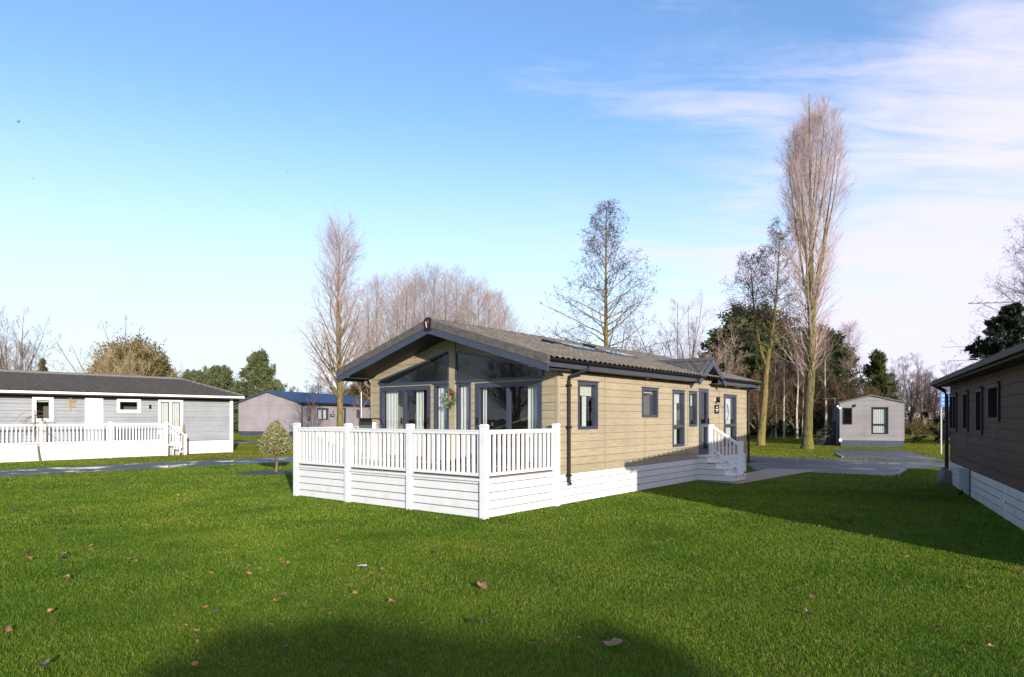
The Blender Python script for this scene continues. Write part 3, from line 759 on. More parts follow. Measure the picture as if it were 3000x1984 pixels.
# ================================================================== DECK of the main lodge
deck = thing('veranda_deck', 'raised white deck with balustrade wrapped round the front of the tan lodge', 'deck', (P0[0], P0[1], 0), RZ)
XD = -2.39
YL = 5.88
def mesh_once(cache={}, key=None, make=None):
    if key not in cache: cache[key] = make()
    return cache[key]
def balustrade(parent, A, B, n, posts=(True, True), zf=0.75, ztopp=1.74, skirt=True, groove=0.155, cap=True):
    """panel between ground-plan points A and B: posts, rails, balusters, boarded skirt"""
    A = np.array(A, float); B = np.array(B, float); L = np.linalg.norm(B - A); t = (B - A) / L; ang = math.atan2(t[1], t[0])
    def T(a): return A + t * a
    def local(mb, name, mat=M['pvc']):
        o = mb.build(name, mat, parent); o.location = (A[0], A[1], 0); o.rotation_euler = (0, 0, ang); return o
    for k, a in ((0, 0.0), (1, L)):
        if posts[k]:
            m = MB(); m.box(a - .062, a + .062, -.062, .062, 0, ztopp - .04)
            m.hexa([(a - .074, -.074, ztopp - .04), (a + .074, -.074, ztopp - .04), (a + .074, .074, ztopp - .04), (a - .074, .074, ztopp - .04), (a - .05, -.05, ztopp - .005), (a + .05, -.05, ztopp - .005), (a + .05, .05, ztopp - .005), (a - .05, .05, ztopp - .005)])
            local(m, 'post')
    a0, a1 = 0.067, L - 0.067
    m = MB(); m.box(a0, a1, -.045, .045, ztopp - .19, ztopp - .135); m.box(a0, a1, -.055, .055, ztopp - .132, ztopp - .11); local(m, 'top_rail')
    m = MB(); m.box(a0, a1, -.035, .035, zf + .03, zf + .085); local(m, 'bottom_rail')
    me = None
    for i in range(n):
        a = a0 + (a1 - a0) * (i + 0.5) / n
        if me is None:
            m = MB(); m.box(-.025, .025, -.02, .02, zf + .085, ztopp - .19); o = m.build('baluster', M['pvc'], parent); me = o.data
        else:
            o = link('baluster', me, None, parent)
        p = T(a); o.location = (p[0], p[1], 0); o.rotation_euler = (0, 0, ang)
    if skirt:
        m = MB(); W = Wall((0, 0, 0), (1, 0, 0), (0, -1, 0))
        W.boards(m, a0, a1, 0, zf - .06, groove, proud=0.016, gap=0.020, deep=.06); local(m, 'skirt_panel')
        m = MB(); m.box(a0, a1, -.06, .05, zf - .058, zf - .015); local(m, 'deck_nosing')
post_y = [-0.02, 1.95, 3.93, YL]
for i in range(3):
    balustrade(deck, (XD, post_y[3 - i]), (XD, post_y[2 - i]), 14, posts=(i == 0, True))
balustrade(deck, (XD, -0.02), (-0.09, -0.02), 15, posts=(False, True))
balustrade(deck, (-0.09, YL), (XD, YL), 15, posts=(True, False))
m = MB(); x = XD
while x < -0.06:
    m.box(x, min(x + .14, -0.03), 0.06, YL - .06, 0.70, 0.745); x += .146
m.build('deck_floor', M['deckboard'], deck)
# barbecue on the deck
bq = P0 + (-1.0) * DV + 4.85 * NV
bbq = thing('barbecue', 'black barbecue with bent tubular side frame on the left of the deck', 'barbecue', (bq[0], bq[1], 0.745), R(10))
m = MB()
for i in range(9):
    q0, q1 = math.pi * i / 9, math.pi * (i + 1) / 9
    pts = [(x, .2 * math.cos(q), .86 + .22 * math.sin(q)) for q in (q0, q1) for x in (-.28, .02)]
    m.quad(pts[0], pts[1], pts[3], pts[2])
m.add([(-.28, .2 * math.cos(math.pi * i / 9), .86 + .22 * math.sin(math.pi * i / 9)) for i in range(10)], [tuple(range(10))])
m.add([(.02, .2 * math.cos(math.pi * i / 9), .86 + .22 * math.sin(math.pi * i / 9)) for i in range(10)], [tuple(range(9, -1, -1))])
m.build('lid', M['black'], bbq)
m = MB(); m.box(-.28, .02, -.2, .2, .68, .857); m.build('fire_box', M['black'], bbq)
for (x, y) in ((-.26, -.18), (-.26, .18), (0, -.18), (0, .18)):
    MB().box(x - .018, x + .018, y - .018, y + .018, 0, .68).build('leg', M['black'], bbq)
for y in (-.18, .16):
    m = MB(); m.tube([(-.29, y, 1.09), (.16, y, 1.09), (.23, y, 1.06), (.28, y, .97), (.30, y, .86), (.02, y, .80)], .017, 6); m.build('side_frame', M['black'], bbq)
# hanging wall planter items on rail: white potted flower on the table behind balusters
# ================================================================== ENTRANCE STEPS
st = thing('entrance_steps', 'white boarded entrance steps with one sloping handrail at the tan lodge door', 'steps', (P0[0], P0[1], 0), RZ)
sx0, sx1 = 7.24, 8.21
edges = [0.0, -.32, -.58, -.84, -1.10]; hts = [.74, .57, .39, .21]
for i in range(4):
    m = MB(); m.box(sx0 - .02, sx1 + .02, edges[i + 1] - .03, edges[i] - .002, hts[i] - .04, hts[i]); m.build('tread', M['pvc'], st)
    m = MB(); m.box(sx0 + .01, sx1 - .01, edges[i + 1], edges[i + 1] + .02, (hts[i + 1] if i < 3 else .03), hts[i] - .041); m.build('riser', M['pvc'], st)
for xx, o in ((sx0, -1), (sx1, 1)):
    m = MB()
    for i in range(4):
        zz = 0.03
        while zz < hts[i] - .06:
            m.box(xx - (.008 if o < 0 else 0), xx + (.008 if o > 0 else 0) , edges[i + 1] + .001, edges[i] - .001, zz, min(zz + .15, hts[i] - .042)); zz += .162
    m.build('side_boards', M['pvc'], st)
m = MB(); m.box(sx0 + .009, sx1 - .009, -1.07, -.03, 0.0, .19); m.build('inner_frame', M['black'], st)
MB().box(sx1 - .16, sx1 - .03, -.14, -.01, .74, 1.66).build('newel_post', M['white'], st)
MB().box(sx1 - .16, sx1 - .03, -1.05, -.92, .21, 1.16).build('newel_post', M['white'], st)
m = MB(); m.bar((sx1 - .095, -.14, 1.58), (sx1 - .095, -.93, 1.06), .07, .07); m.build('hand_rail', M['white'], st)
m = MB(); m.bar((sx1 - .095, -.14, .88), (sx1 - .095, -.93, .36), .05, .06); m.build('bottom_rail', M['white'], st)
for i in range(6):
    y = -.22 - .115 * i; f_ = (-.14 - y) / .79
    MB().box(sx1 - .115, sx1 - .075, y - .018, y + .018, .88 - .52 * f_, 1.58 - .52 * f_).build('baluster', M['white'], st)
for i in range(4):
    m = MB(); m.tube([(sx0 + .12, edges[i + 1] - .032, hts[i] - .02), (sx0 + .12, edges[i + 1] - .045, hts[i] - .02)], .018, 8); m.tube([(sx1 - .25, edges[i + 1] - .032, hts[i] - .02), (sx1 - .25, edges[i + 1] - .045, hts[i] - .02)], .018, 8); m.build('tread_light', M['black'], st)

# ================================================================== LEFT GREY LODGE WITH WHITE VERANDA
b1 = np.array([-15.23, 36.28])
gl_ = thing('holiday_lodge', 'pale grey board lodge with white trims and white veranda at the left edge', 'lodge', (b1[0], b1[1], 0), RZ)
LB, WB = 13.0, 7.0
bs = Wall((0, 0, 0), (-1, 0, 0), (0, -1, 0))      # a runs leftwards from the right corner
holesB = [(8.40, 9.20, 1.68, 2.79), (6.40, 7.15, 0.75, 2.78), (4.72, 5.80, 2.12, 2.76), (2.68, 3.90, 1.06, 2.77)]
m = MB(); bs.boards(m, 0, LB, 0.67, 2.86, 0.15, holesB, gap=.014, deep=.02)
Wall((0, 0, 0), (0, 1, 0), (1, 0, 0)).boards(m, 0, WB, .67, 2.86, .15); Wall((-LB, 0, 0), (0, 1, 0), (-1, 0, 0)).boards(m, 0, WB, .67, 2.86, .15); Wall((0, WB, 0), (-1, 0, 0), (0, 1, 0)).boards(m, 0, LB, .67, 2.86, .15)
m.build('wall', M['greyboards'], gl_)
m = MB(); bs.boards(m, 0, LB, 0, .66, .16, proud=.012); Wall((0, 0, 0), (0, 1, 0), (1, 0, 0)).boards(m, 0, WB, 0, .66, .16, proud=.012); m.build('skirting', M['pvc'], gl_)
m = MB(); bs.slab(m, -.02, .16, 0.0, 2.86, 0.0, .03); m.build('corner_trim', M['white'], gl_)
bs_room = MB(); bs_room.quad((0, .8, .6), (-LB, .8, .6), (-LB, .8, 2.85), (0, .8, 2.85)); bs_room.quad((0, 0.2, .6), (-LB, .2, .6), (-LB, .8, .6), (0, .8, .6)); bs_room.build('interior_lining', M['room'], gl_)
window(gl_, bs, 8.40, 9.20, 1.68, 2.79, M['white'], fw=.15, blind=.08, drip=False)
window(gl_, bs, 4.72, 5.80, 2.12, 2.76, M['white'], fw=.13, drip=False)
wb = window(gl_, bs, 2.68, 3.90, 1.06, 2.77, M['white'], fw=.11, mull=[3.29], drip=False, curtains=((2.8, 3.24), (3.34, 3.78)))
m = MB(); bs.slab(m, 2.72, 3.86, 1.06, 1.42, -.02, .045); m.build('lower_panel', M['white'], wb)
m = MB(); 
for (p0, p1, q0, q1) in ((6.40, 7.15, 2.62, 2.78), (6.40, 6.56, .75, 2.62), (6.99, 7.15, .75, 2.62)): bs.slab(m, p0, p1, q0, q1, -.08, .045)
db = m.build('door_frame', M['white'], gl_)
m = MB(); bs.slab(m, 6.57, 6.98, .76, 2.615, -.05, .0); m.build('door', simple('cream_door', (0.78, 0.76, 0.66), .4, .03), db)
# roof: hipped at the visible right end
eZ, rZ, ovB, hip = 3.02, 4.02, .42, 1.5
def xfB(b): return (-LB - .3, ovB - hip * b)
V1, F1 = tile_slope(-LB - .3, ovB, -ovB, eZ, WB / 2, rZ, per=.33, course=.36, amp=.012, step=.06, xfun=xfB, kk=4)
V2, F2 = tile_slope(-LB - .3, ovB, WB + ovB, eZ, WB / 2, rZ, per=.33, course=.36, amp=.012, step=.06, xfun=xfB, kk=4)
Vm, Fm = merge([(V1, F1), (V2, F2[:, ::-1])])
rb = npmesh('roof', Vm, Fm, M['tiles_b'], gl_)
m = MB(); m.add([(ovB, -ovB, eZ), (ovB, WB + ovB, eZ), (ovB - hip, WB / 2, rZ)], [(0, 1, 2)]); m.build('hip_slope', M['tiles_b'], rb)
m = MB(); m.tube([(-LB - .3, WB / 2, rZ + .02), (ovB - hip, WB / 2, rZ + .02)], .09, 8); m.tube([(ovB - hip, WB / 2, rZ + .02), (ovB, -ovB, eZ + .03)], .06, 8); m.build('ridge_tile', simple('grey_ridge', (0.16, .15, .14), .8), rb)
m = MB(); m.box(-LB - .3, ovB + .01, -ovB - .06, -ovB - .02, eZ - .10, eZ + .005); m.box(ovB - .02, ovB + .03, -ovB - .019, WB + ovB, eZ - .10, eZ); m.build('gutter', M['white'], gl_)
m = MB(); m.box(-LB, ovB - .03, -ovB + .0, 0, 2.862, 2.895); m.box(-LB, ovB - .03, -.02, 0.0, 2.70, 2.861); m.build('soffit', M['soffit'], gl_)
gp = (b1[0], b1[1], 0)
wall_lamp('wall_lamp', 'small black wall lamp right of the slot window on the pale grey lodge', bs, 4.34, 2.42, None, RZ, gp)
wr2 = thing('door_wreath', 'small gold twig wreath on the pale grey lodge wall beside its door', 'wreath', gp, RZ)
m = MB()
for j in range(4):
    m.tube([bs.p(7.72 + .11 * math.cos(q) * (1 + .1 * j % 2), 2.47 + .15 * math.sin(q), .05 + .01 * math.sin(3 * q + j)) for q in np.linspace(0, 2 * math.pi, 13)], .014, 4, False)
for i in range(40):
    q = rnd.random() * 6.28; m.tube([bs.p(7.72 + .1 * math.cos(q), 2.47 + .14 * math.sin(q), .05), bs.p(7.72 + rnd.gauss(0, .12), 2.47 + rnd.gauss(.05, .16), .08)], .006, 3, False)
m.build('twig_ring', simple('gold_twigs', (0.45, .36, .2), .6), wr2)
ver = thing('veranda_deck', 'white balustraded veranda with boarded skirt along the pale grey lodge', 'deck', gp, RZ)
VY = -1.0
vx = [-3.95, -6.45, -9.15, -11.85]
for i in range(3):
    balustrade(ver, (vx[i + 1], VY), (vx[i], VY), 17, posts=(True, i == 0), zf=.72, ztopp=1.70, groove=.16)
m = MB(); m.box(-12, vx[0], VY + .06, -.03, .66, .715); m.build('deck_floor', M['white'], ver)
vst = thing('entrance_steps', 'white side steps with sloping rail at the end of the pale grey lodge veranda', 'steps', gp, RZ)
for i in range(3):
    x = vx[0] + .08 + .28 * i; z = .55 - .18 * i
    MB().box(x, x + .30, VY + .02, -.06, z - .05, z).build('tread', M['pvc'], vst)
    MB().box(x, x + .02, VY + .04, -.08, 0.0, z - .051).build('riser', M['pvc'], vst)
for yy in (VY, -.06):
    MB().box(vx[0] + .86, vx[0] + .97, yy - .05, yy + .05, 0, 1.05).build('newel_post', M['pvc'], vst)
    m = MB(); m.bar((vx[0] + .07, yy, 1.58), (vx[0] + .9, yy, 1.0), .07, .07); m.build('hand_rail', M['pvc'], vst)
    for i in range(5):
        x = vx[0] + .18 + .14 * i; MB().box(x - .02, x + .02, yy - .018, yy + .018, .62 - .7 * (x - vx[0]) * .5, 1.52 - .7 * (x - vx[0])).build('baluster', M['pvc'], vst)

# ================================================================== BLUE-ROOFED LODGE (middle distance, left)
HC = R(18); dC = np.array([math.sin(HC), math.cos(HC)]); nC = np.array([-dC[1], dC[0]])
pC = np.array([at(877, 58), 58.0]); zC0 = float(gz(pC[0], pC[1]))
lc = thing('holiday_lodge', 'pinkish grey lodge with shiny blue roof behind the round clipped shrub', 'lodge', (pC[0], pC[1], zC0), math.pi / 2 - HC)
LCn, WC, eC, rC = 13.0, 6.4, 3.02, 4.0
cs = Wall((0, 0, 0), (1, 0, 0), (0, -1, 0)); cf = Wall((0, 0, 0), (0, 1, 0), (-1, 0, 0))
def alongC(u):   # distance along the long side for pixel column u
    k = (u - CX) / F; return (k * pC[1] - pC[0]) / (dC[0] - k * dC[1])
hC = []
def zCv(u, v):
    a = alongC(u); Y = pC[1] + a * dC[1]; return CH - (v - HY) / F * Y - zC0
def s18(x, y): return 860 + x * .1687, 1150 + y * .1687
for (x0, y0, x1, y1) in ((228, 268, 300, 478), (410, 275, 600, 478), (828, 268, 905, 700), (1095, 298, 1165, 440)):
    u0, v0 = s18(x0, y0); u1, v1 = s18(x1, y1)
    hC.append((alongC(u0), alongC(u1), max(.5, zCv((u0 + u1) / 2, v1)), zCv((u0 + u1) / 2, v0)))
m = MB(); cs.boards(m, 0, LCn, .42, eC - .04, .13, hC, proud=.012)
def gC(z):
    if z <= eC - .04: return (0, WC)
    k = (z - eC + .04) / (2 * (rC - eC) / WC); return (k, WC - k)
cf.boards(m, 0, WC, .42, rC - .08, .13, top=gC, proud=.012); Wall((LCn, 0, 0), (0, 1, 0), (1, 0, 0)).boards(m, 0, WC, .42, rC - .08, .13, top=gC); Wall((0, WC, 0), (1, 0, 0), (0, 1, 0)).boards(m, 0, LCn, .42, eC - .04, .13)
m.build('wall', M['pinkgrey'], lc)
m = MB(); m.box(.02, LCn - .02, .02, WC - .02, 0, .419); m.box(0, LCn, -.015, .015, .39, .42); m.box(-.015, .015, 0, WC, .39, .42); m.build('skirting', M['navy'], lc)
for (q0, q1, q2) in ((WC / 2 - .035, WC / 2 + .035, rC - .1), (-.02, .05, eC - .05), (WC - .05, WC + .02, eC - .05)):
    m = MB(); cf.slab(m, q0, q1, .43, q2, 0, .022); m.build('joint_strip', M['taupe'], lc)
for i, h in enumerate(hC):
    window(lc, cs, *h, M['frame'], fw=.09, mull=[(h[0] + h[1]) / 2] if i == 1 else None, curtains=((h[0] + .12, h[1] - .12),) if i < 3 else (), name='door' if i == 2 else 'window')
m = MB(); m.quad((0, .9, .4), (LCn, .9, .4), (LCn, .9, 3), (0, .9, 3)); m.build('interior_lining', M['room'], lc)
m = MB(); sl = (rC + .06 - eC) / (WC / 2)
for sgn in (0, 1):
    f_ = (lambda y: y) if sgn == 0 else (lambda y: WC - y)
    q = [(-.18, f_(-.3), eC - .09 + .02), (LCn + .2, f_(-.3), eC - .07), (LCn + .2, f_(WC / 2), rC + .0), (-.18, f_(WC / 2), rC + .0)]
    t_ = [(p[0], p[1], p[2] + .05) for p in q]
    m.hexa(q + t_ if sgn == 0 else q[::-1] + t_[::-1])
    x = -.1
    while x < LCn + .15:
        a = np.array([x, f_(-.3), eC - .02]); b = np.array([x, f_(WC / 2), rC + .05]); m.bar(a, b, .03, .03); x += .4
rC_ = m.build('roof', M['roof_blue'], lc)
m = MB()
for sgn in (0, 1):
    f_ = (lambda y: y) if sgn == 0 else (lambda y: WC - y)
    m.bar((-.19, f_(-.32), eC - .08), (-.19, f_(WC / 2), rC + .0), .03, .2)
m.build('bargeboard', M['navy'], lc)
m = MB(); m.box(-.2, LCn + .2, -.36, -.3, eC - .2, eC - .04); m.box(-.2, LCn + .2, WC + .3, WC + .36, eC - .2, eC - .04); m.box(-.2, LCn, -.3, 0, eC - .2, eC - .17); m.build('gutter', M['black'], lc)
m = MB(); m.tube([(.3, -.33, eC - .2), (.3, -.06, eC - .45), (.3, -.06, .3)], .045, 6); m.build('downpipe', M['black'], lc)
cl_ = (pC[0], pC[1], zC0)
ul, vl_ = s18(668, 335); a_ = alongC(ul); wall_lamp('wall_lamp', 'black lantern beside the paired window of the blue roofed lodge', cs, a_, zCv(ul, vl_), None, math.pi / 2 - HC, cl_)
sg = thing('nameplate', 'black nameplate under the lantern on the blue roofed lodge', 'sign', cl_, math.pi / 2 - HC)
m = MB(); ul, vl_ = s18(668, 400); cs.slab(m, a_ - .35, a_ + .35, zCv(ul, vl_) - .12, zCv(ul, vl_) + .12, .014, .04); m.build('plate', M['black'], sg)
m = MB(); cs.slab(m, a_ - .2, a_ + .2, zCv(ul, vl_) - .01, zCv(ul, vl_) + .03, .04, .043); m.build('lettering', M['white'], sg)
m_ = None

# ================================================================== TAUPE GABLE-END LODGE (right distance)
gD = np.array(gpt(2461, 1307.6)); gD[1] = 43.6
xD = at(2461, 43.6); RD = R(-23.2)
ld = thing('static_caravan', 'taupe gable end static caravan with dark skirt and tall curtained window', 'caravan', (xD, 43.6, 0), RD)
WDn, LDn, eD, rD = 3.64, 10.0, 2.82, 3.26
fw_ = Wall((0, 0, 0), (1, 0, 0), (0, -1, 0))
hD = [(.15, .71, 1.43, 2.50), (1.83, 2.77, .83, 2.53)]
def gDt(z):
    if z <= eD: return (0, WDn)
    k = (z - eD) / ((rD - eD) / (WDn / 2)); return (k, WDn - k)
m = MB(); fw_.boards(m, 0, WDn, .40, rD - .02, .16, hD, top=gDt, proud=.012)
Wall((WDn, 0, 0), (0, 1, 0), (1, 0, 0)).boards(m, 0, LDn, .4, eD, .16, proud=.012); m.build('wall', M['taupe'], ld)
m = MB(); Wall((0, 0, 0), (0, 1, 0), (-1, 0, 0)).boards(m, 0, LDn, .4, eD, .16, proud=.012); m.build('side_wall', M['navy'], ld)
m = MB(); m.box(.02, WDn - .02, .02, LDn, 0, .40); fw_.boards(m, .03, WDn - .03, 0, .39, .13, proud=.0); m.build('skirting', M['navy'], ld)
for (q0, q1, q2) in ((1.40, 1.44, 3.1), (-.02, .04, eD), (WDn - .04, WDn + .02, eD)):
    m = MB(); fw_.slab(m, q0, q1, .41, q2, 0, .02); m.build('joint_strip', M['taupe'], ld)
window(ld, fw_, *hD[0], M['black'], fw=.06)
window(ld, fw_, *hD[1], M['black'], fw=.07, trans=1.44, curtains=((1.92, 2.68),))
m = MB(); m.quad((0, .9, .4), (WDn, .9, .4), (WDn, .9, 2.8), (0, .9, 2.8)); m.build('interior_lining', M['room'], ld)
m = MB()
for sx in (0, 1):
    f_ = (lambda x: x) if sx == 0 else (lambda x: WDn - x)
    q = [(f_(-.12), -.12, eD - .03), (f_(-.12), LDn + .1, eD - .03), (f_(WDn / 2), LDn + .1, rD + .02), (f_(WDn / 2), -.12, rD + .02)]
    t_ = [(p[0], p[1], p[2] + .09) for p in q]
    m.hexa(q[::-1] + t_[::-1] if sx == 0 else q + t_)
m.build('roof', M['roof_grey'], ld)
wall_lamp('wall_lamp', 'dark wall light above the small window of the taupe caravan', fw_, .86, 2.66, None, RD, (xD, 43.6, 0))
m = MB()
dst = thing('entrance_steps', 'dark steps with black rails at the left side of the taupe caravan', 'steps', (xD, 43.6, 0), RD)
for i in range(4):
    MB().box(-.5 - .28 * i, -.2 - .28 * i, .8, 1.8, 0, .72 - .17 * i).build('tread', M['black'], dst)
for y in (.8, 1.8):
    for (x, z0, z1) in ((-.25, .72, 1.65), (-1.35, 0, .95)): MB().box(x - .04, x + .04, y - .04, y + .04, z0, z1).build('post', M['black'], dst)
    for k in range(3):
        m = MB(); m.bar((-.25, y, 1.6 - .27 * k), (-1.35, y, .9 - .27 * k), .05, .05); m.build('rail', M['black'], dst)
fl_ = thing('floodlight', 'twin white floodlight at the left corner of the taupe caravan', 'lamp', (xD, 43.6, 0), RD)
m = MB()
for (x, z) in ((-.1, 2.62), (.02, 2.5)): m.tube([(x - .03, -.05, z), (x - .03, -.12, z)], .075, 10)
m.build('lamp_heads', M['white'], fl_); m = MB(); m.box(-.1, .0, -.05, .0, 2.45, 2.65); m.build('bracket', M['black'], fl_)
mbx = thing('meter_box', 'small white meter box at the bottom left corner of the taupe caravan', 'box', (xD, 43.6, 0), RD)
m = MB(); m.box(-.06, .1, -.1, .0, .3, .5); m.build('case', M['white'], mbx); m = MB(); m.box(-.05, .09, -.11, -.1, .32, .34); m.build('lid_edge', M['metal'], mbx)
aerial('grey boom television aerial above the left eave of the taupe caravan', (at(2446, 45.5), 45.5, 2.8), R(0), .45, 1.15, 9)

# ================================================================== BROWN LODGE (right foreground)
THE = R(26.79); dE = np.array([math.sin(THE), math.cos(THE)])
cE = np.array([12.32, 18.70])
le = thing('holiday_lodge', 'dark brown board lodge in shade with white skirting at the right edge', 'lodge', (cE[0], cE[1], 0), math.pi / 2 - THE)
# local x runs away from the camera, so the wall lies at negative x; visible face is +y
LE, WE, eE, rE = 12.6, 6.1, 2.74, 3.45
es = Wall((0, 0, 0), (-1, 0, 0), (0, 1, 0))
hE = [(-.0 + .12, 1.40, 1.50, 2.50), (2.54, 3.26, 1.52, 2.50), (4.38, 5.14, 1.50, 2.50), (5.83, 6.92, 1.78, 2.52), (9.2, 10.4, 1.5, 2.5)]
m = MB(); es.boards(m, 0, LE, .64, eE, .2, hE, gap=.014)
def gE(z):
    if z <= eE: return (0, WE)
    k = (z - eE) / ((rE - eE) / (WE / 2)); return (k, WE - k)
for x, o in ((0, 1), (-LE, -1)):
    Wall((x, 0, 0), (0, -1, 0), (o, 0, 0)).boards(m, 0, WE, .64, rE - .05, .2, top=gE)
Wall((0, -WE, 0), (-1, 0, 0), (0, -1, 0)).boards(m, 0, LE, .64, eE, .2)
m.build('wall', M['brown'], le)
for a in (.8, 2.89, 6.58):
    for (q0, q1) in ((.65, 1.46 if a < 6 else 1.74), (2.54, eE)):
        m = MB(); es.slab(m, a - .03, a + .03, q0, q1, 0, .02)
        m.build('joint_strip', bpy.data.materials.get('strip_brown') or simple('strip_brown', (.05, .032, .027), .6), le)
for i, h in enumerate(hE):
    window(le, es, *h, M['black'], fw=.08, mull=[.76] if i == 0 else None, proud=.05, depth=.1)
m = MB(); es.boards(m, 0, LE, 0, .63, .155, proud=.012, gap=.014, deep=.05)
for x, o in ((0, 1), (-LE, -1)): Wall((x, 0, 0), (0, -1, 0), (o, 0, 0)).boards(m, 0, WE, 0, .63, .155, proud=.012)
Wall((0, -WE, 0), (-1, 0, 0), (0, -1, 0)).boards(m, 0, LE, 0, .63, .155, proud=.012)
m.build('skirting', M['pvc_shaded'], le)
m = MB(); es.slab(m, 3.42, 3.48, 0, .63, 0, .03); m.build('skirting_joint', M['black'], le)
m = MB(); es.slab(m, 7.3, 7.34, 0, .63, .0, .02); es.slab(m, 7.28, 7.38, .3, .36, .02, .05); m.build('skirting_latch', M['pvc'], le)
m = MB(); m.quad((0, -.9, .6), (-LE, -.9, .6), (-LE, -.9, 2.8), (0, -.9, 2.8)); m.quad((0, -.2, .6), (-LE, -.2, .6), (-LE, -.9, .6), (0, -.9, .6)); m.build('interior_lining', M['room'], le)
V1, F1 = tile_slope(-LE - .35, .45, .38, eE + .13, -WE / 2, rE + .16, per=.33, amp=.02, step=.035)
V2, F2 = tile_slope(-LE - .35, .45, -WE - .38, eE + .13, -WE / 2, rE + .16, per=.33, amp=.02, step=.035)
Vm, Fm = merge([(V1, F1[:, ::-1]), (V2, F2)]); npmesh('roof', Vm, Fm, M['tiles_e'], le)
m = MB(); m.box(-LE - .3, .4, .33, .36, eE, eE + .12); m.box(-LE - .3, .4, .02, .33, eE, eE + .02); m.build('fascia', M['soffit'], le)
m = MB(); m.box(-LE - .35, .45, .37, .45, eE + .04, eE + .13); m.build('gutter', M['black'], le)
m = MB(); m.tube([(.3, .4, eE + .08), (.22, .12, eE - .12), (.14, .08, eE - .25), (.14, .08, .35)], .05, 8); m.build('downpipe', M['black'], le)
for x in (.42, -LE - .35):
    m = MB()
    for sgn in (0, 1):
        f_ = (lambda y: y) if sgn == 0 else (lambda y: -WE - y)
        m.bar((x, f_(.38), eE + .08), (x, f_(-WE / 2), rE + .12), .04, .2)
    m.build('bargeboard', M['anth'], le)
# things by the brown lodge
ub = thing('utility_box', 'grey plastic meter box fixed on the white skirting of the brown lodge', 'utility box', (cE[0], cE[1], 0), math.pi / 2 - THE)
m = MB(); es.slab(m, 2.75, 3.35, .14, .62, .02, .2); m.build('case', M['greybox'], ub)
m = MB(); es.slab(m, 2.78, 3.32, .17, .59, .2, .215); m.build('door', M['greybox'], ub)
m = MB(); m.tube([es.p(2.95, .16, .1), es.p(3.0, .05, .13), es.p(3.15, .02, .2)], .03, 6); m.tube([es.p(2.3, .5, .05), es.p(2.45, .3, .1), es.p(2.4, .02, .12)], .018, 6); m.build('pipe', M['black'], ub)
# boulder
def boulder(label, loc, s, seed):
    r_ = np.random.default_rng(seed); n1, n2 = 14, 10; V = []; Fc = []
    ph = r_.random(8) * 6.28
    for i in range(n2 + 1):
        th = math.pi * i / n2
        for j in range(n1):
            q = 2 * math.pi * j / n1
            rr2 = 1 + .12 * math.sin(2 * q + ph[0] + th) + .09 * math.sin(3 * q + ph[1]) * math.sin(2 * th + ph[2]) + .05 * math.sin(5 * q + 3 * th + ph[3])
            V.append((s[0] * rr2 * math.sin(th) * math.cos(q), s[1] * rr2 * math.sin(th) * math.sin(q), s[2] * (.75 + rr2 * math.cos(th))))
    for i in range(n2):
        for j in range(n1): Fc.append((i * n1 + j, (i + 1) * n1 + j, (i + 1) * n1 + (j + 1) % n1, i * n1 + (j + 1) % n1))
    o = MB().add(V, Fc).build('boulder', M['stone'], None, False); o.location = loc; return tag(o, label, 'boulder')
bx = np.array(gpt(2764, 1418)); boulder('grey boulder standing against the near corner of the brown lodge', (bx[0] - .02, bx[1] - .1, -.03), (.185, .17, .27), 3)
aerial('long grey television aerial rod above the brown lodge roof', (at(3014, 13.2), 13.2, 3.35), R(-4), .86, 1.5, 10, tilt=.02)
blue = thing('notice_board', 'bright blue notice board half hidden behind the brown lodge corner', 'sign', (at(2780, 34), 34.0, 0), R(-15))
m = MB(); m.box(-.38, .38, -.02, .02, zt(1193, 34), zt(1150, 34)); m.build('board', M['bluesign'], blue)
m = MB(); 
for i in range(3): m.box(-.33, .2 - .08 * i, -.026, -.021, 2.55 + .2 * i, 2.62 + .2 * i)
m.build('lettering', simple('pale_blue_ink', (.25, .45, .75), .5), blue)
for x in (-.33, .33): MB().box(x - .03, x + .03, .022, .07, 0, zt(1150, 34)).build('post', M['metal'], blue)

# ================================================================== pale blue far caravan
Yf = 78.0; xF = at(2172, Yf)
lf = thing('static_caravan', 'pale blue static caravan glimpsed far off behind the leaning alder trunk', 'caravan', (xF, Yf, 0), R(0))
m = MB(); fwF = Wall((0, 0, 0), (1, 0, 0), (0, -1, 0)); fwF.boards(m, 0, 3.0, .3, 2.3, .25, [(.5, 1.2, 1.2, 1.9), (1.8, 2.5, 1.2, 1.9)]); Wall((3, 0, 0), (0, 1, 0), (1, 0, 0)).boards(m, 0, 7, .3, 2.3, .25); Wall((0, 0, 0), (0, 1, 0), (-1, 0, 0)).boards(m, 0, 7, .3, 2.3, .25); m.build('wall', M['paleblue'], lf)
window(lf, fwF, .5, 1.2, 1.2, 1.9, M['white'], gl=M['glass_dark']); window(lf, fwF, 1.8, 2.5, 1.2, 1.9, M['white'], gl=M['glass_dark'])
m = MB(); m.prism([(-.1, -.1, 2.3), (3.1, -.1, 2.3), (1.5, -.1, 2.7)], (0, 7.2, 0)); m.build('roof', M['paleblue'], lf); m = MB(); m.box(.05, 2.95, .05, 6.9, 0, .3); m.build('skirting', M['navy'], lf)

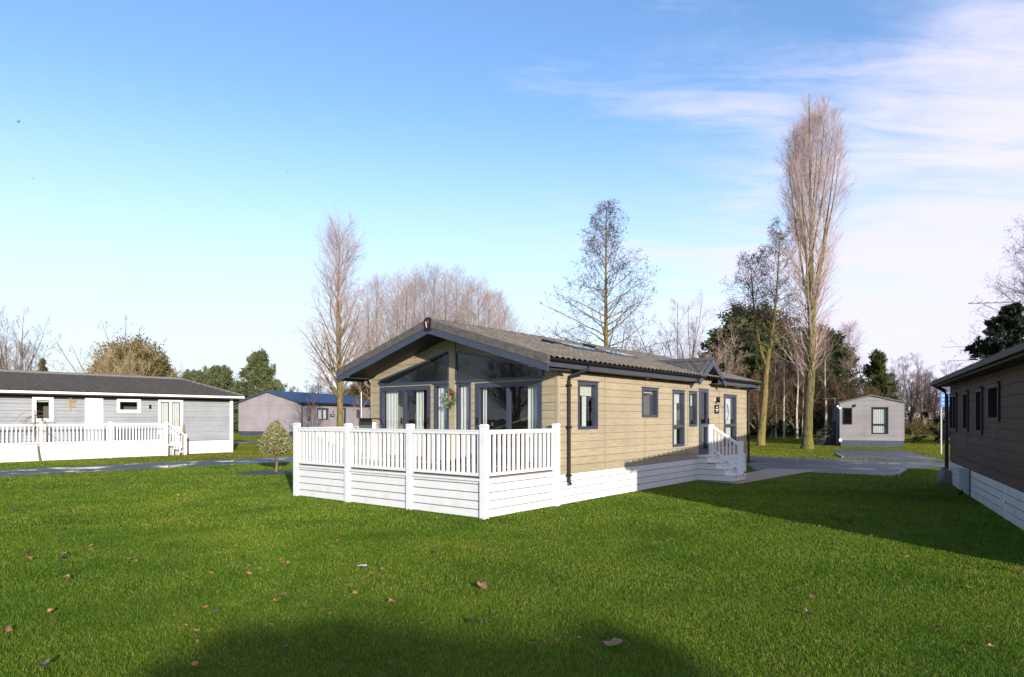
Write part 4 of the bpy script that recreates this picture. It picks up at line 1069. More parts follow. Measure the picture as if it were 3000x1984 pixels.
# ================================================================== leafy screen added unseen behind the camera (casts the shade on the near lawn)
thS = R(159.5)                                    # azimuth of the sun, clockwise from +Y
EL = R(12.6)
sdir = np.array([math.sin(thS), math.cos(thS)])
HH = 5.3
cb = np.array([-0.75, 5.35]) + sdir * (HH / math.tan(EL))
hd = thing('shade_screen', 'unseen leafy screen added behind the viewpoint to shade the near lawn', 'hedge', (cb[0], cb[1], 0), math.atan2(-.217, .976))
nh = 30000
hx = rng.uniform(-1.9, 1.9, nh); hy = rng.uniform(-.6, .6, nh); hz_ = HH * rng.random(nh) ** .45
hz_ = hz_ * (1 - .010 * np.sin(hx * 2.1) - .006 * np.sin(hx * 5.3 + 1) + .010 * hx); hx = hx + .12 * np.sin(hz_ * 2.) + .1 * rng.normal(size=nh)
SCREEN_PTS = np.stack([hx, hy, hz_], 1)
m = MB()
for x in (-1.5, -.75, 0, .75, 1.5): m.tube([(x, 0, 0), (x + .05, .03, HH * .5), (x, 0, HH * .9)], [.08, .06, .02], 6)
m.build('stems', M['bark_brown'], hd)
# ================================================================== GROUND, ROADS, PATHS
def axis(lims):
    out = []
    for a, b, n in lims: out += list(np.linspace(a, b, n, endpoint=False))
    return np.array(out + [lims[-1][1]])
gx = axis([(-700, -60, 16), (-60, 60, 80), (60, 700, 16)]); gy = axis([(-120, 0, 8), (0, 90, 70), (90, 1400, 24)])
GX, GY = np.meshgrid(gx, gy); V = np.stack([GX.ravel(), GY.ravel(), gz(GX, GY).ravel()], 1)
nx_, ny_ = len(gx), len(gy)
ii, jj = np.meshgrid(np.arange(nx_ - 1), np.arange(ny_ - 1)); b_ = (jj * nx_ + ii).ravel()
struct(npmesh('ground', V, np.stack([b_, b_ + 1, b_ + nx_ + 1, b_ + nx_], 1), M['lawn'], None, smooth=True))
def bez(pts, n=60):
    """smooth polyline (Catmull-Rom) through pts"""
    P = np.array(pts, float); P = np.vstack([2 * P[0] - P[1], P, 2 * P[-1] - P[-2]]); out = []
    for i in range(1, len(P) - 2):
        for t in np.linspace(0, 1, n // (len(P) - 3), endpoint=False):
            a, b, c, d = P[i - 1], P[i], P[i + 1], P[i + 2]
            out.append(.5 * ((2 * b) + (-a + c) * t + (2 * a - 5 * b + 4 * c - d) * t * t + (-a + 3 * b - 3 * c + d) * t ** 3))
    out.append(P[-2]); return np.array(out)
ROAD = bez([(-34, 5.5), (-24, 14.6), (-17.1, 22.2), (-11.2, 28.6), (-4.5, 33.0), (3, 33.9), (10.4, 30.6), (17.0, 26.1), (27, 19.2), (42, 8)])
RW = 1.75
def ribbon(name, line, hw, z, mat):
    t = np.gradient(line, axis=0); t /= np.linalg.norm(t, axis=1)[:, None]; n = np.stack([-t[:, 1], t[:, 0]], 1)
    A = line + n * hw; B = line - n * hw
    V = np.zeros((2 * len(line), 3)); V[0::2, :2] = A; V[1::2, :2] = B; V[:, 2] = gz(V[:, 0], V[:, 1]) + z
    i = np.arange(len(line) - 1); return npmesh(name, V, np.stack([2 * i, 2 * i + 1, 2 * i + 3, 2 * i + 2], 1), mat)
struct(ribbon('road', ROAD, RW, .012, M['asphalt']))
def flat(name, poly, z, mat):
    m = MB(); m.add([(x, y, float(gz(x, y)) + z) for x, y in poly], [tuple(range(len(poly)))]); return m.build(name, mat)
DRIVE = [(8.6, 23.6), (12.2, 21.2), (14.3, 24.2), (17.6, 25.4), (12.0, 29.6), (9.6, 27.4)]
struct(flat('driveway', DRIVE, .008, M['drive']))
DRIVE2 = [(15.4, 30.8), (18.4, 38.6), (22.4, 38.4), (18.6, 28.2)]
struct(flat('driveway', DRIVE2, .008, M['drive']))
PAVE = [(5.3, 19.75), (6.3, 18.5), (8.9, 21.4), (11.0, 23.6), (9.4, 24.3), (7.6, 21.9)]
struct(flat('paving', PAVE, .016, M['paving']))
ROAD2 = np.array([(-40, 46.5), (-25, 47), (-14, 47.4), (-6, 46), (-2, 43)])
struct(ribbon('road', bez(ROAD2), 1.5, .014, M['asphalt']))
kerb = MB()
for (a, b) in (((12.25, 21.2), (14.35, 24.2)), ((15.35, 30.9), (16.6, 34.1))):
    kerb.bar((*a, .03), (*b, .03), .07, .09)
struct(kerb.build('kerb', M['kerb']))
BED = np.array([-8.0, 22.45])
bedm = MB(); bedm.add([(BED[0] + 1.35 * math.cos(q) * (1 + .06 * math.sin(3 * q)), BED[1] + .95 * math.sin(q), .012) for q in np.linspace(0, 6.283, 40, endpoint=False)], [tuple(range(40))])
struct(bedm.build('gravel_bed', M['gravel']))

SOIL = [(*gpt(2131, 1630), .42, .2), (*gpt(715, 1485), .6, .2)]
# ------------------------------------------------------------------ lawn blades (one uncountable mass)
def inpoly(x, y, poly):
    P = np.array(poly); c = np.zeros(x.shape, bool); n = len(P)
    for i in range(n):
        x1, y1 = P[i]; x2, y2 = P[(i + 1) % n]
        k = ((y1 > y) != (y2 > y)); xi = (x2 - x1) * (y - y1) / ((y2 - y1) if y2 != y1 else 1e-9) + x1
        c ^= k & (x < xi)
    return c
def rectpoly(o, rz, x0, x1, y0, y1):
    c, s = math.cos(rz), math.sin(rz)
    return [(o[0] + c * x - s * y, o[1] + s * x + c * y) for x, y in ((x0, y0), (x1, y0), (x1, y1), (x0, y1))]
FOOT = [rectpoly(P0, RZ, XD - .03, LL, -.03, LW), rectpoly(P0, RZ, 7.2, 8.25, -1.1, 0), rectpoly(b1, RZ, -13, 0, -1.03, WB), rectpoly(cE, math.pi / 2 - THE, -LE, 0, -WE, .03), DRIVE, DRIVE2, PAVE,
        rectpoly((xD, 43.6), RD, 0, WDn, 0, LDn), rectpoly(pC, math.pi / 2 - HC, 0, LCn, 0, WC)]
def blades(rings):
    Vs, Fs, off = [], [], 0
    for (y0, y1, dens, h, w) in rings:
        xw = .86 * y1 + 1.5; area = 2 * xw * (y1 - y0); n = int(area * dens)
        x = rng.uniform(-xw, xw, n); y = rng.uniform(y0, y1, n)
        k = np.abs(x) < .84 * y + 1.5
        x, y = x[k], y[k]
        bad = np.zeros(x.shape, bool)
        for p in FOOT: bad |= inpoly(x, y, p)
        for line, hw in ((ROAD, RW), (ROAD2, 1.5)):
            d2 = np.full(x.shape, 1e9)
            for a, b in zip(line[:-1], line[1:]):
                ab = b - a; t = np.clip(((x - a[0]) * ab[0] + (y - a[1]) * ab[1]) / (ab @ ab), 0, 1)
                d2 = np.minimum(d2, (x - a[0] - t * ab[0]) ** 2 + (y - a[1] - t * ab[1]) ** 2)
            bad |= d2 < (hw - .05 + .1 * rng.random(x.shape)) ** 2
        bad |= ((x - BED[0]) / 1.3) ** 2 + ((y - BED[1]) / .9) ** 2 < 1
        for (sx__, sy__, sa, sb) in SOIL:
            bad |= (((x - sx__) / sa) ** 2 + ((y - sy__) / sb) ** 2 < 1) & (rng.random(x.shape) < .45)
        x, y = x[~bad], y[~bad]; n = len(x)
        z = gz(x, y)
        # clumpy height: tufts and worn patches
        cl = np.sin(x * 3.1 + 1.7 * np.sin(y * 2.3)) * np.sin(y * 2.7 + 1.3 * np.sin(x * 1.9)) + .6 * np.sin(x * 9.1 + y * 3.3) * np.sin(y * 8.3 - x * 2.1)
        hh = h * (0.74 + .22 * cl + .5 * rng.random(n) ** 1.5); hh = np.maximum(hh, .012)
        q = rng.uniform(0, 2 * np.pi, n); lean = rng.uniform(.15, .95, n) * hh; lq = rng.uniform(0, 2 * np.pi, n)
        dx, dy = np.cos(q) * w / 2, np.sin(q) * w / 2; lx, ly = np.cos(lq) * lean, np.sin(lq) * lean
        B0 = np.stack([x - dx, y - dy, z], 1); B1 = np.stack([x + dx, y + dy, z], 1)
        M0 = np.stack([x - dx * .8 + lx * .35, y - dy * .8 + ly * .35, z + hh * .55], 1); M1 = np.stack([x + dx * .8 + lx * .35, y + dy * .8 + ly * .35, z + hh * .55], 1)
        T = np.stack([x + lx, y + ly, z + hh * .95], 1)
        if y1 <= 17:
            V = np.stack([B0, B1, M1, M0, T], 1).reshape(-1, 3); i = np.arange(n) * 5 + off
            Fs.append(np.concatenate([np.stack([i, i + 1, i + 2], 1), np.stack([i, i + 2, i + 3], 1), np.stack([i + 3, i + 2, i + 4], 1)])); off += 5 * n
        else:
            V = np.stack([B0, B1, T], 1).reshape(-1, 3); i = np.arange(n) * 3 + off
            Fs.append(np.stack([i, i + 1, i + 2], 1)); off += 3 * n
        Vs.append(V)
    return np.concatenate(Vs), np.concatenate(Fs)
RINGS = ((3.6, 7, 7600, .032, .0036), (7, 11, 3900, .034, .0056), (11, 17, 1500, .038, .009), (17, 29, 560, .044, .016))
tag(npmesh('lawn_grass', *blades(RINGS), M['grass']), 'short mown green lawn grass around the lodges', 'grass', kind='stuff')
tag(npmesh('far_lawn_grass', *blades(((29, 46, 180, .05, .028), (46, 68, 60, .055, .05))), M['grass_far']), 'yellower leaf strewn lawn grass beyond the road', 'grass', kind='stuff')

# ------------------------------------------------------------------ branching
UP = np.array([0, 0, 1.0])
def norm(a): return a / (np.linalg.norm(a, axis=-1, keepdims=True) + 1e-9)
def grow(p, d, L, k, trop, wig, r0, r1):
    n = len(p); P = np.zeros((n, k, 3)); P[:, 0] = p; d = norm(d)
    for i in range(1, k):
        d = norm(d + UP * (trop if np.isscalar(trop) else trop[:, None]) + wig * rng.normal(size=(n, 3))); P[:, i] = P[:, i - 1] + d * (L / (k - 1))[:, None]
    t = np.linspace(0, 1, k)[None]; return P, r0[:, None] * (1 - t) + r1[:, None] * t
def spawn(P, Rr, n, t0, t1, ang, lenf, k, trop=.05, wig=.08, rr=.6, rt=.25, rmin=.004, aj=.2, golden=True):
    N, K, _ = P.shape; idx = np.repeat(np.arange(N), n)
    s = (np.tile(np.arange(n), N) + rng.random(N * n)) / n; t = t0 + (t1 - t0) * s
    f = t * (K - 1); i = np.minimum(f.astype(int), K - 2); fr = (f - i)[:, None]
    p = P[idx, i] * (1 - fr) + P[idx, i + 1] * fr; tan = norm(P[idx, i + 1] - P[idx, i])
    r = Rr[idx, i] * (1 - fr[:, 0]) + Rr[idx, i + 1] * fr[:, 0]
    az = np.tile(np.arange(n) * 2.39996, N) + np.repeat(rng.random(N) * 6.28, n) + rng.normal(0, .4, N * n)
    a = np.where(np.abs(tan[:, 2:3]) < .9, UP[None], np.array([[1.0, 0, 0]])); u = norm(np.cross(tan, a)); w = np.cross(tan, u)
    th = (ang(t) if callable(ang) else np.full(len(t), ang)) * (1 + aj * rng.normal(size=len(t)))
    d = tan * np.cos(th)[:, None] + (u * np.cos(az)[:, None] + w * np.sin(az)[:, None]) * np.sin(th)[:, None]
    Lp = np.linalg.norm(np.diff(P, axis=1), axis=2).sum(1)[idx]
    L = lenf(t, Lp) * rng.uniform(.7, 1.2, len(t))
    r0 = np.maximum(r * rr, rmin)
    return grow(p, d, L, k, trop, wig, r0, np.maximum(r0 * rt, rmin * .6))
def tubes(chains, sides=4):
    Vs, Fs, off = [], [], 0
    for P, Rr in chains:
        N, K, _ = P.shape
        T = norm(np.gradient(P, axis=1)); m = norm(P[:, -1] - P[:, 0]); a = np.where(np.abs(m[:, 2:3]) < .8, UP[None], np.array([[1.0, 0, 0]]))
        u = norm(np.cross(T, a[:, None])); w = np.cross(T, u)
        q = np.arange(sides) * 2 * np.pi / sides
        V = P[:, :, None] + Rr[:, :, None, None] * (u[:, :, None] * np.cos(q)[None, None, :, None] + w[:, :, None] * np.sin(q)[None, None, :, None])
        Vs.append(V.reshape(-1, 3))
        base = (np.arange(N)[:, None, None] * K + np.arange(K - 1)[None, :, None]) * sides + off; j = np.arange(sides)[None, None]; j2 = (j + 1) % sides
        Fs.append(np.stack(np.broadcast_arrays(base + j, base + j2, base + sides + j2, base + sides + j), -1).reshape(-1, 4)); off += N * K * sides
    return np.concatenate(Vs), np.concatenate(Fs)
def trunk_chain(pts, radii, k=14):
    P = bez(np.array(pts, float), 24 * (len(pts) - 1)) if len(pts) > 2 else np.array(pts, float)
    t = np.linspace(0, len(radii) - 1, len(P)); r = np.interp(t, np.arange(len(radii)), radii)
    s = np.concatenate([[0], np.cumsum(np.linalg.norm(np.diff(P, axis=0), axis=1))]); q = np.linspace(0, s[-1], k * 2)   # equal arc steps
    return np.stack([np.interp(q, s, P[:, i]) for i in range(3)], 1)[None], np.interp(q, s, r)[None]
def rough_trunk(P, r, sides=14, amp=.12):
    """trunk tube with a fluted, uneven section"""
    V, Fq = tubes([(P, r)], sides)
    K = P.shape[1]; c = np.repeat(P[0], sides, 0); d = V - c
    j = np.tile(np.arange(sides), K); k = np.repeat(np.arange(K), sides)
    s = 1 + amp * np.sin(j * 2.1 + .35 * k) * np.cos(j * 1.3 - .2 * k) + amp * .5 * rng.normal(size=len(V))
    return c + d * s[:, None], Fq
def quads(c, size, aspect=.5, dirs=None):
    n = len(c); u = norm(rng.normal(size=(n, 3))) if dirs is None else norm(dirs + .5 * rng.normal(size=(n, 3)))
    w = norm(np.cross(u, rng.normal(size=(n, 3)))); s = (size if not np.isscalar(size) else np.full(n, size)) * rng.uniform(.6, 1.3, n)
    a = u * s[:, None] * .5; b = w * (s * aspect)[:, None] * .5
    V = np.stack([c - a, c + b * .9, c + a, c - b * .9], 1).reshape(-1, 3); i = np.arange(n) * 4
    return V, np.stack([i, i + 1, i + 2, i + 3], 1)
def tree(name, label, cat, loc, trunk, limb, twigs, mt, mtw, leaves=None, ml=None, rz=0., group=None, leafname='foliage'):
    t = thing(name, label, cat, loc, rz, group)
    V, Fq = trunk; npmesh('trunk', V, Fq, mt, t, smooth=True)
    if limb: V, Fq = tubes(limb, 6); npmesh('limbs', V, Fq, mt, t, smooth=True)
    V, Fq = tubes(twigs, 3); c = npmesh('crown', V, Fq, mtw, t)
    if leaves is not None: npmesh(leafname, *leaves, ml, c)
    return t

# ---- the big fastigiate poplar
def poplar(label, loc):
    H = 21.8
    P, r = trunk_chain([(0, 0, -.05), (.02, 0, .5), (.06, 0, 2.2), (.18, .0, 4.2), (.28, 0, 8), (.25, .1, 13), (.1, 0, H - .6)], [.40, .29, .26, .235, .18, .10, .012])
    tr = rough_trunk(P, r, 18, .13)
    l0 = spawn(P, r, 12, .27, .74, R(12), lambda t, L: (1.0 - t) * H * .78, 12, .05, .018, .50, .06, aj=.08)
    l1 = spawn(P, r, 46, .19, .95, lambda t: R(42) - R(14) * t, lambda t, L: np.where(t < .32, 3.2, 3.9 * (1.18 - t)), 9, .08, .05, .26, .15, .012)
    l1b = spawn(l0[0], l0[1], 20, .10, .97, R(27), lambda t, L: 3.3 * (1.05 - t) + .3, 8, .09, .06, .42, .2, .010)
    br = [spawn(*l1, 9, .2, .98, R(28), lambda t, L: .42 * L * (1.2 - t) + .3, 6, .08, .09, .5, .3, .006), spawn(*l1b, 9, .2, .98, R(28), lambda t, L: .45 * L * (1.2 - t) + .3, 6, .08, .09, .5, .3, .006),
          spawn(P, r, 110, .20, .44, R(50), lambda t, L: 2.0 + 0 * t, 7, .12, .09, .08, .3, .006)]
    tw = [spawn(*b, 3, .2, 1., R(28), lambda t, L: .35 * L + .25, 4, .05, .1, .6, .5, .0045) for b in br]
    return tree('poplar_tree', label, 'tree', loc, tr, [l0], [l1, l1b] + br + tw, M['bark_poplar'], M['twig_pink'])
px, py = gpt(2365, 1316)
poplar('very tall narrow bare poplar with moss green trunk beside the far driveway', (px, py, 0))
# ---- upright bare trees (row behind the lodge and the tall one by the deck)
def upright(name, label, loc, H, half, tw=M['twig_pink'], mt=M['bark_moss'], r0=.2, dens=1., group=None, base=.2, a0=50, a1=22, trop=.045):
    P, r = trunk_chain([(0, 0, -.05), (.05, .03, H * .25), (-.06, .0, H * .6), (.05, 0, H * .99)], [r0, r0 * .8, r0 * .42, .012])
    tr = rough_trunk(P, r, 10, .05)
    l1 = spawn(P, r, int(44 * dens), base, .97, lambda t: R(a0) + R(a1 - a0) * t, lambda t, L: half * 2.1 * np.clip(1.06 - t, 0, 1) ** (.45 if half < 3 else .75) * np.clip(.8 + 2 * (t - base), 0, 1), 9, trop, .07, .42, .12, .01)
    l2 = spawn(*l1, 11, .15, .98, R(34), lambda t, L: .42 * L * (1.2 - t) + .3, 6, .06, .1, .5, .25, .006)
    l3 = spawn(*l2, 6 if half < 3 else 4, .15, 1., R(34), lambda t, L: .42 * L + .2, 4, .04, .12, .6, .4, .0045)
    big = l1[1][:, 0] > r0 * .2
    return tree(name, label, 'tree', loc, tr, [(l1[0][big], l1[1][big])], [(l1[0][~big], l1[1][~big]), l2, l3], mt, tw, group=group)
upright('bare_tree', 'tall bare tree with yellow mossy trunk behind the left end of the deck', (at(993, 36), 36, 0), zt(660, 36) - .6, 2.1, M['twig_pink'], M['bark_moss'], .20, 1.2, base=.24, a0=52, a1=20)
row = [(1105, 775), (1165, 770), (1215, 752), (1272, 742), (1338, 750), (1402, 785), (1462, 825)]
rowlab = ['first', 'second', 'third', 'fourth', 'fifth', 'sixth', 'seventh']
rowbase = []
for i, (u, v) in enumerate(row):
    lab = 'bare pinkish poplar behind the tan lodge roof, %s from the left in its row' % rowlab[i]
    Y = 78 + (i % 3) * 1.5
    if i < 3:
        t_ = upright('bare_tree', lab, (at(u, Y), Y, 0), 18.6, 4.6, M['twig_pink'], M['bark_row'], .13, 1.1, 'row of bare trees behind the lodge', .14, 40, 18, .035); rowbase.append(t_)
        s_ = zt(v, Y) / 20.5; t_.scale = (s_ * 1.45, s_ * 1.45, s_)
    else:
        s_ = zt(v, Y) / 20.5; dup(rowbase[i % 3], (at(u, Y), Y, 0), rnd.random() * 6.28, lab, (s_ * 1.5, s_ * 1.5, s_))
for i, (u, v) in enumerate([(1078, 800), (1190, 790), (1243, 785), (1305, 775), (1370, 790), (1432, 830), (1478, 870)]):
    s_ = zt(v, 86) / 20.5; dup(rowbase[(i + 1) % 3], (at(u, 86), 86, 0), rnd.random() * 6.28, 'slightly lower bare poplar set back behind the lodge roof row, %s from the left' % rowlab[i], (s_ * 1.7, s_ * 1.7, s_))
# ---- alders with catkins
def alder(label, loc, H, half, path=None, forks=None, base=.16, r0=.2, dens=1., prof=None):
    pts, rad = path or ([(0, 0, -.05), (.03, 0, H * .3), (0, .03, H * .65), (.04, 0, H)], [r0, r0 * .8, r0 * .4, .012])
    P, r = trunk_chain(pts, rad); tr = rough_trunk(P, r, 12, .07)
    prof = prof or (lambda t: np.clip(1.06 - t, 0, 1) ** .8 * 1.15)
    chains = [(P, r, 52, base)]
    for (fp, frad) in (forks or []):
        Pf, rf = trunk_chain(fp, frad); chains.append((Pf, rf, 26, .35))
    L1 = []
    for (Pc, rc, n, b0) in chains:
        L1.append(spawn(Pc, rc, int(n * dens), b0, .98, lambda t: R(80) - R(34) * t, lambda t, L: half * 1.22 * prof(t), 8, .022, .08, .36, .15, .01))
    br = [spawn(*l, 9, .22, .98, R(42), lambda t, L: .38 * L * (1.15 - t) + .18, 5, .05, .12, .5, .3, .006) for l in L1]
    tw = [spawn(*b, 5, .25, 1., R(42), lambda t, L: .4 * L + .1, 4, .02, .15, .6, .5, .005) for b in br]
    ends = np.concatenate([t[0][:, -1] for t in tw] + [t[0][:, 2] for t in tw]); ends = ends[rng.random(len(ends)) < .75]
    c = np.repeat(ends, 2, 0) + rng.normal(0, .045, (len(ends) * 2, 3))
    return tree('alder_tree', label, 'tree', loc, tr, [(q[0], q[1]) for q in chains[1:]] + L1, br + tw, M['bark_moss'], M['twig_grey'], quads(c, .085, .55), M['catkin'], leafname='catkins')
alder('pyramid shaped bare alder with dark catkins rising behind the tan lodge roof', (at(1775, 40), 40, 0), zt(610, 40), 4.1, base=.26, r0=.20, dens=1.35)
ax, ay = at(2228, 44.9), 44.9
alder('leaning forked alder with yellow mossy trunk left of the tall poplar', (ax, ay, 0), 14.8, 2.7,
      path=([(0, 0, -.05), (.12, 0, 1.5), (.30, 0, 3.4), (.42, 0, 5.2), (.78, 0, 7.7), (1.08, 0, 10.2), (1.35, 0, 14.7)], [.30, .23, .185, .165, .11, .07, .015]),
      forks=[([(.42, 0, 5.3), (-.02, 0, 6.6), (-.35, .1, 8.8), (-.65, .1, 12.4)], [.12, .10, .075, .012])], base=.42, dens=1.05, prof=lambda t: np.clip(1.3 - t, 0, 1) * 1.0)
alder('dark bare alder overhanging the right edge above the brown lodge', (at(3075, 52), 52, 0), zt(690, 52), 6.2, base=.35, r0=.26, dens=1.3, prof=lambda t: np.clip(1.35 - t, 0, 1))
# ---- spreading multi-stem bare trees
def spreading(name, label, loc, H, half, tw, mt, stems=7, dens=1., group=None, r0=.14, up=.03, a=32, tg=1.):
    P, r = trunk_chain([(0, 0, -.05), (.03, 0, H * .06), (0, 0, H * .14)], [r0 * 1.6, r0 * 1.3, r0]); tr = rough_trunk(P, r, 10, .06)
    l0 = spawn(P, r, stems, .45, .98, lambda t: R(a * 1.3) * (1 - .88 * (t - .45) / .53), lambda t, L: H * (.70 + .16 * (t - .45) / .53), 11, up, .05, .55, .1, .02, aj=.12)
    l1 = spawn(*l0, int(11 * dens), .16, .97, R(34), lambda t, L: .34 * L * (1.25 - t), 8, .05, .09, .5, .2, .010)
    l2 = spawn(*l1, 8, .2, .98, R(36), lambda t, L: .42 * L * (1.2 - t) + .15, 5, .04, .11, .55, .3, .007)
    l3 = spawn(*l2, int(5 * tg), .2, 1., R(36), lambda t, L: .45 * L + .1, 4, .03, .13, .6, .5, .005)
    return tree(name, label, 'tree', loc, tr, [l0], [l1, l2, l3], mt, tw, group=group)
spreading('bare_tree', 'upright many stemmed bare tree at the left edge behind the grey lodge', (at(38, 60), 60, 0), zt(878, 60), 3, M['twig_brown'], M['bark_brown'], 14, 1.2, a=22, up=.04)
spreading('bare_tree', 'wide spreading bare tree with pale stems in front of the olive bush', (at(352, 52), 52, .2), zt(925, 52) * .88, 4.4, M['twig_gold'], M['bark_moss'], 24, .9, a=50, up=.03, tg=1., r0=.12)
spreading('bare_tree', 'rounded many stemmed bare tree between the pyramid alder and the leaning alder', (at(2012, 56), 56, 0), zt(893, 56), 4.2, M['twig_pink'], M['bark_brown'], 15, 1., a=32, up=.03)
# ---- evergreens
def ever(name, label, loc, H, Rad, kind, ml, group=None, n=16000, size=.22, low=.05):
    P, r = trunk_chain([(0, 0, -.05), (.04, .02, H * .4), (0, 0, H * .97)], [.05 + H * .018, .03 + H * .011, .015]); tr = rough_trunk(P, r, 8, .05)
    if kind == 'spruce':
        l1 = spawn(P, r, 110, low, .985, lambda t: R(96) - R(22) * t, lambda t, L: Rad * 1.08 * (1.02 - t) + .1, 7, .015, .04, .3, .2, .01)
        l2 = spawn(*l1, 8, .2, 1., R(45), lambda t, L: .32 * L * (1.1 - t) + .1, 4, -.03, .06, .5, .4, .006)
    elif kind == 'pine':
        l1 = spawn(P, r, 42, low, .98, lambda t: R(84) - R(36) * t, lambda t, L: Rad * (1.15 - t) * (.6 + .6 * rng.random(len(t))), 7, .05, .1, .4, .25, .015)
        l2 = spawn(*l1, 7, .3, 1., R(45), lambda t, L: .4 * L + .15, 5, .06, .12, .5, .4, .008)
    elif kind == 'dome':
        l1 = spawn(P, r, 150, low, .85, lambda t: R(92) - R(70) * t, lambda t, L: Rad * .6 + 0 * t, 8, .0, .05, .3, .2, .012)
        l2 = spawn(*l1, 9, .45, 1., R(45), lambda t, L: .26 * L + .1, 5, .04, .1, .5, .4, .008)
    else:
        l1 = spawn(P, r, 60, low, .97, lambda t: R(80) - R(40) * t, lambda t, L: Rad * 1.1 * np.sqrt(np.clip(1.06 - ((t - .35) / .7) ** 2, .03, 1)), 7, .04, .1, .4, .2, .012)
        l2 = spawn(*l1, 8, .35, 1., R(48), lambda t, L: .3 * L + .15, 5, .05, .12, .5, .4, .008)
    Q = l2[0]; N, K, _ = Q.shape
    m = n // 3; i = rng.integers(0, N, m); k = rng.integers(1, K, m)
    c = Q[i, k]; d = norm(Q[i, k] - Q[i, k - 1])
    sg = {'spruce': .07, 'pine': .16, 'broad': .2, 'dome': .22}[kind]
    c = np.repeat(c, 3, 0) + rng.normal(0, sg, (m * 3, 3)); d = np.repeat(d, 3, 0)
    if kind == 'dome':
        u = norm(rng.normal(size=(m * 3, 3))); u[:, 2] = np.abs(u[:, 2]); q = np.arctan2(u[:, 1], u[:, 0])
        lump = 1 + .07 * np.sin(4 * q + 5 * u[:, 2]) + .06 * np.sin(9 * q - 11 * u[:, 2]) + .05 * np.sin(17 * q + 19 * u[:, 2]) + .03 * rng.normal(size=len(q))
        c = u * (np.array([Rad, Rad, H - 1.0]) * (lump * rng.random(len(q)) ** .12)[:, None]) + np.array([0, 0, .8])
    asp = {'spruce': .28, 'pine': .26, 'broad': .6, 'dome': .6}[kind]
    return tree(name, label, 'tree', loc, tr, None, [l1, l2], M['bark_brown'], M['twig_brown'], quads(c, size, asp, d if kind in ('spruce', 'pine') else None), ml, group=group)
ever('evergreen_bush', 'domed olive green evergreen behind the spreading bare tree', (at(392, 63), 63, .2), zt(1012, 63), 4.5, 'dome', M['olive'], n=70000, size=.22, low=.1)
sp0 = ever('conifer_tree', 'tiny pointed conifer tip above the left lodge roof', (at(125, 84), 84, 0), zt(1046, 84), 1.6, 'spruce', M['dark_ever'], n=9000, size=.35)
pn0 = ever('pine_tree', 'tall rounded pine right of the grey lodge roof end', (at(752, 80), 80, .2), zt(1036, 80) - .3, 4.0, 'pine', M['pine'], n=40000, size=.42, low=.08)
pn1 = ever('pine_tree', 'low broad pine between the olive bush and the tall rounded pine', (at(640, 86), 86, .2), zt(1088, 86) - .3, 5.6, 'pine', M['pine'], n=44000, size=.44, low=.06)
dup(pn1, (at(570, 92), 92, .2), 1.9, 'low broad pine partly hidden by the olive bush', (1.0, 1.0, .98))
dup(pn0, (at(812, 92), 92, .2), 2.4, 'small pine leaning out beside the blue roofed lodge', (.72, .72, .72))
# woodland on the right: each tree its own thing
cf0 = ever('conifer_tree', 'dark pointed evergreen standing tallest behind the leaning alder', (at(2205, 68), 68, 0), zt(938, 68), 3.6, 'broad', M['dark_ever'], n=30000, size=.34, low=.06)
bd0 = ever('evergreen_tree', 'dark rounded evergreen just beyond the far corner of the tan lodge roof', (at(2140, 66), 66, 0), zt(985, 66), 3.4, 'broad', M['dark_ever'], n=26000, size=.34, low=.05)
evg = 'dark evergreens at the woodland edge'
for j, (u, v, Y) in enumerate([(2185, 1010, 63), (2262, 985, 66), (2300, 1020, 70), (2345, 1030, 68), (2395, 1005, 72), (2430, 1035, 76), (2120, 1075, 74)]):
    h0 = zt(985, 66); s_ = zt(v, Y) / h0
    dup(bd0, (at(u, Y), Y, 0), j * 1.3, 'dark evergreen at the woodland edge, %s of seven from the left' % ['second', 'third', 'fourth', 'fifth', 'sixth', 'seventh', 'first'][j], (s_, s_, s_))['group'] = evg
pw = ever('pine_tree', 'green pine above the roof of the taupe caravan', (at(2572, 74), 74, 0), zt(1030, 74), 2.6, 'pine', M['dark_ever'], n=24000, size=.40, low=.15)
dup(pw, (at(2440, 78), 78, 0), 2., 'green pine behind the left corner of the taupe caravan', (1.05, 1.05, 1.06))
ru = spreading('bare_shrub', 'russet bare bush in front of the evergreens at the far lodge corner', (at(2165, 61), 61, 0), zt(1040, 61), 3, M['twig_russet'], M['bark_brown'], 12, 1.1, a=38, up=.03)
rug = 'russet bare bushes at the woodland edge'
for j, (u, v, Y) in enumerate([(2330, 1060, 62), (2420, 1090, 66), (2490, 1080, 64), (2535, 1110, 63), (2225, 1080, 60)]):
    s_ = zt(v, Y) / zt(1040, 61); dup(ru, (at(u, Y), Y, 0), 1 + j * 1.1, ['russet bare bush behind the poplar trunk', 'russet bare bush left of the taupe caravan aerial', 'russet bare bush above the left slope of the taupe caravan roof', 'russet bare bush above the ridge of the taupe caravan', 'russet bare bush behind the leaning alder trunk'][j], (s_, s_, s_))['group'] = rug
wd = spreading('bare_tree', 'brown bare tree in the right woodland, first of six from the left', (at(2595, 84), 84, 0), zt(1068, 84), 3, M['twig_wood'], M['bark_brown'], 6, 1.3, a=18, up=.05, tg=1.2)
wd['group'] = 'brown woodland trees right of the taupe caravan'
for j, (u, v, Y) in enumerate([(2632, 1062, 80), (2668, 1058, 86), (2706, 1052, 82), (2745, 1075, 84), (2790, 1080, 80)]):
    s_ = zt(v, Y) / zt(1068, 84); dup(wd, (at(u, Y), Y, 0), 1.7 * j + .6, 'brown bare tree in the right woodland, %s of six from the left' % rowlab[j + 1], (s_ * 1.15, s_ * 1.15, s_))
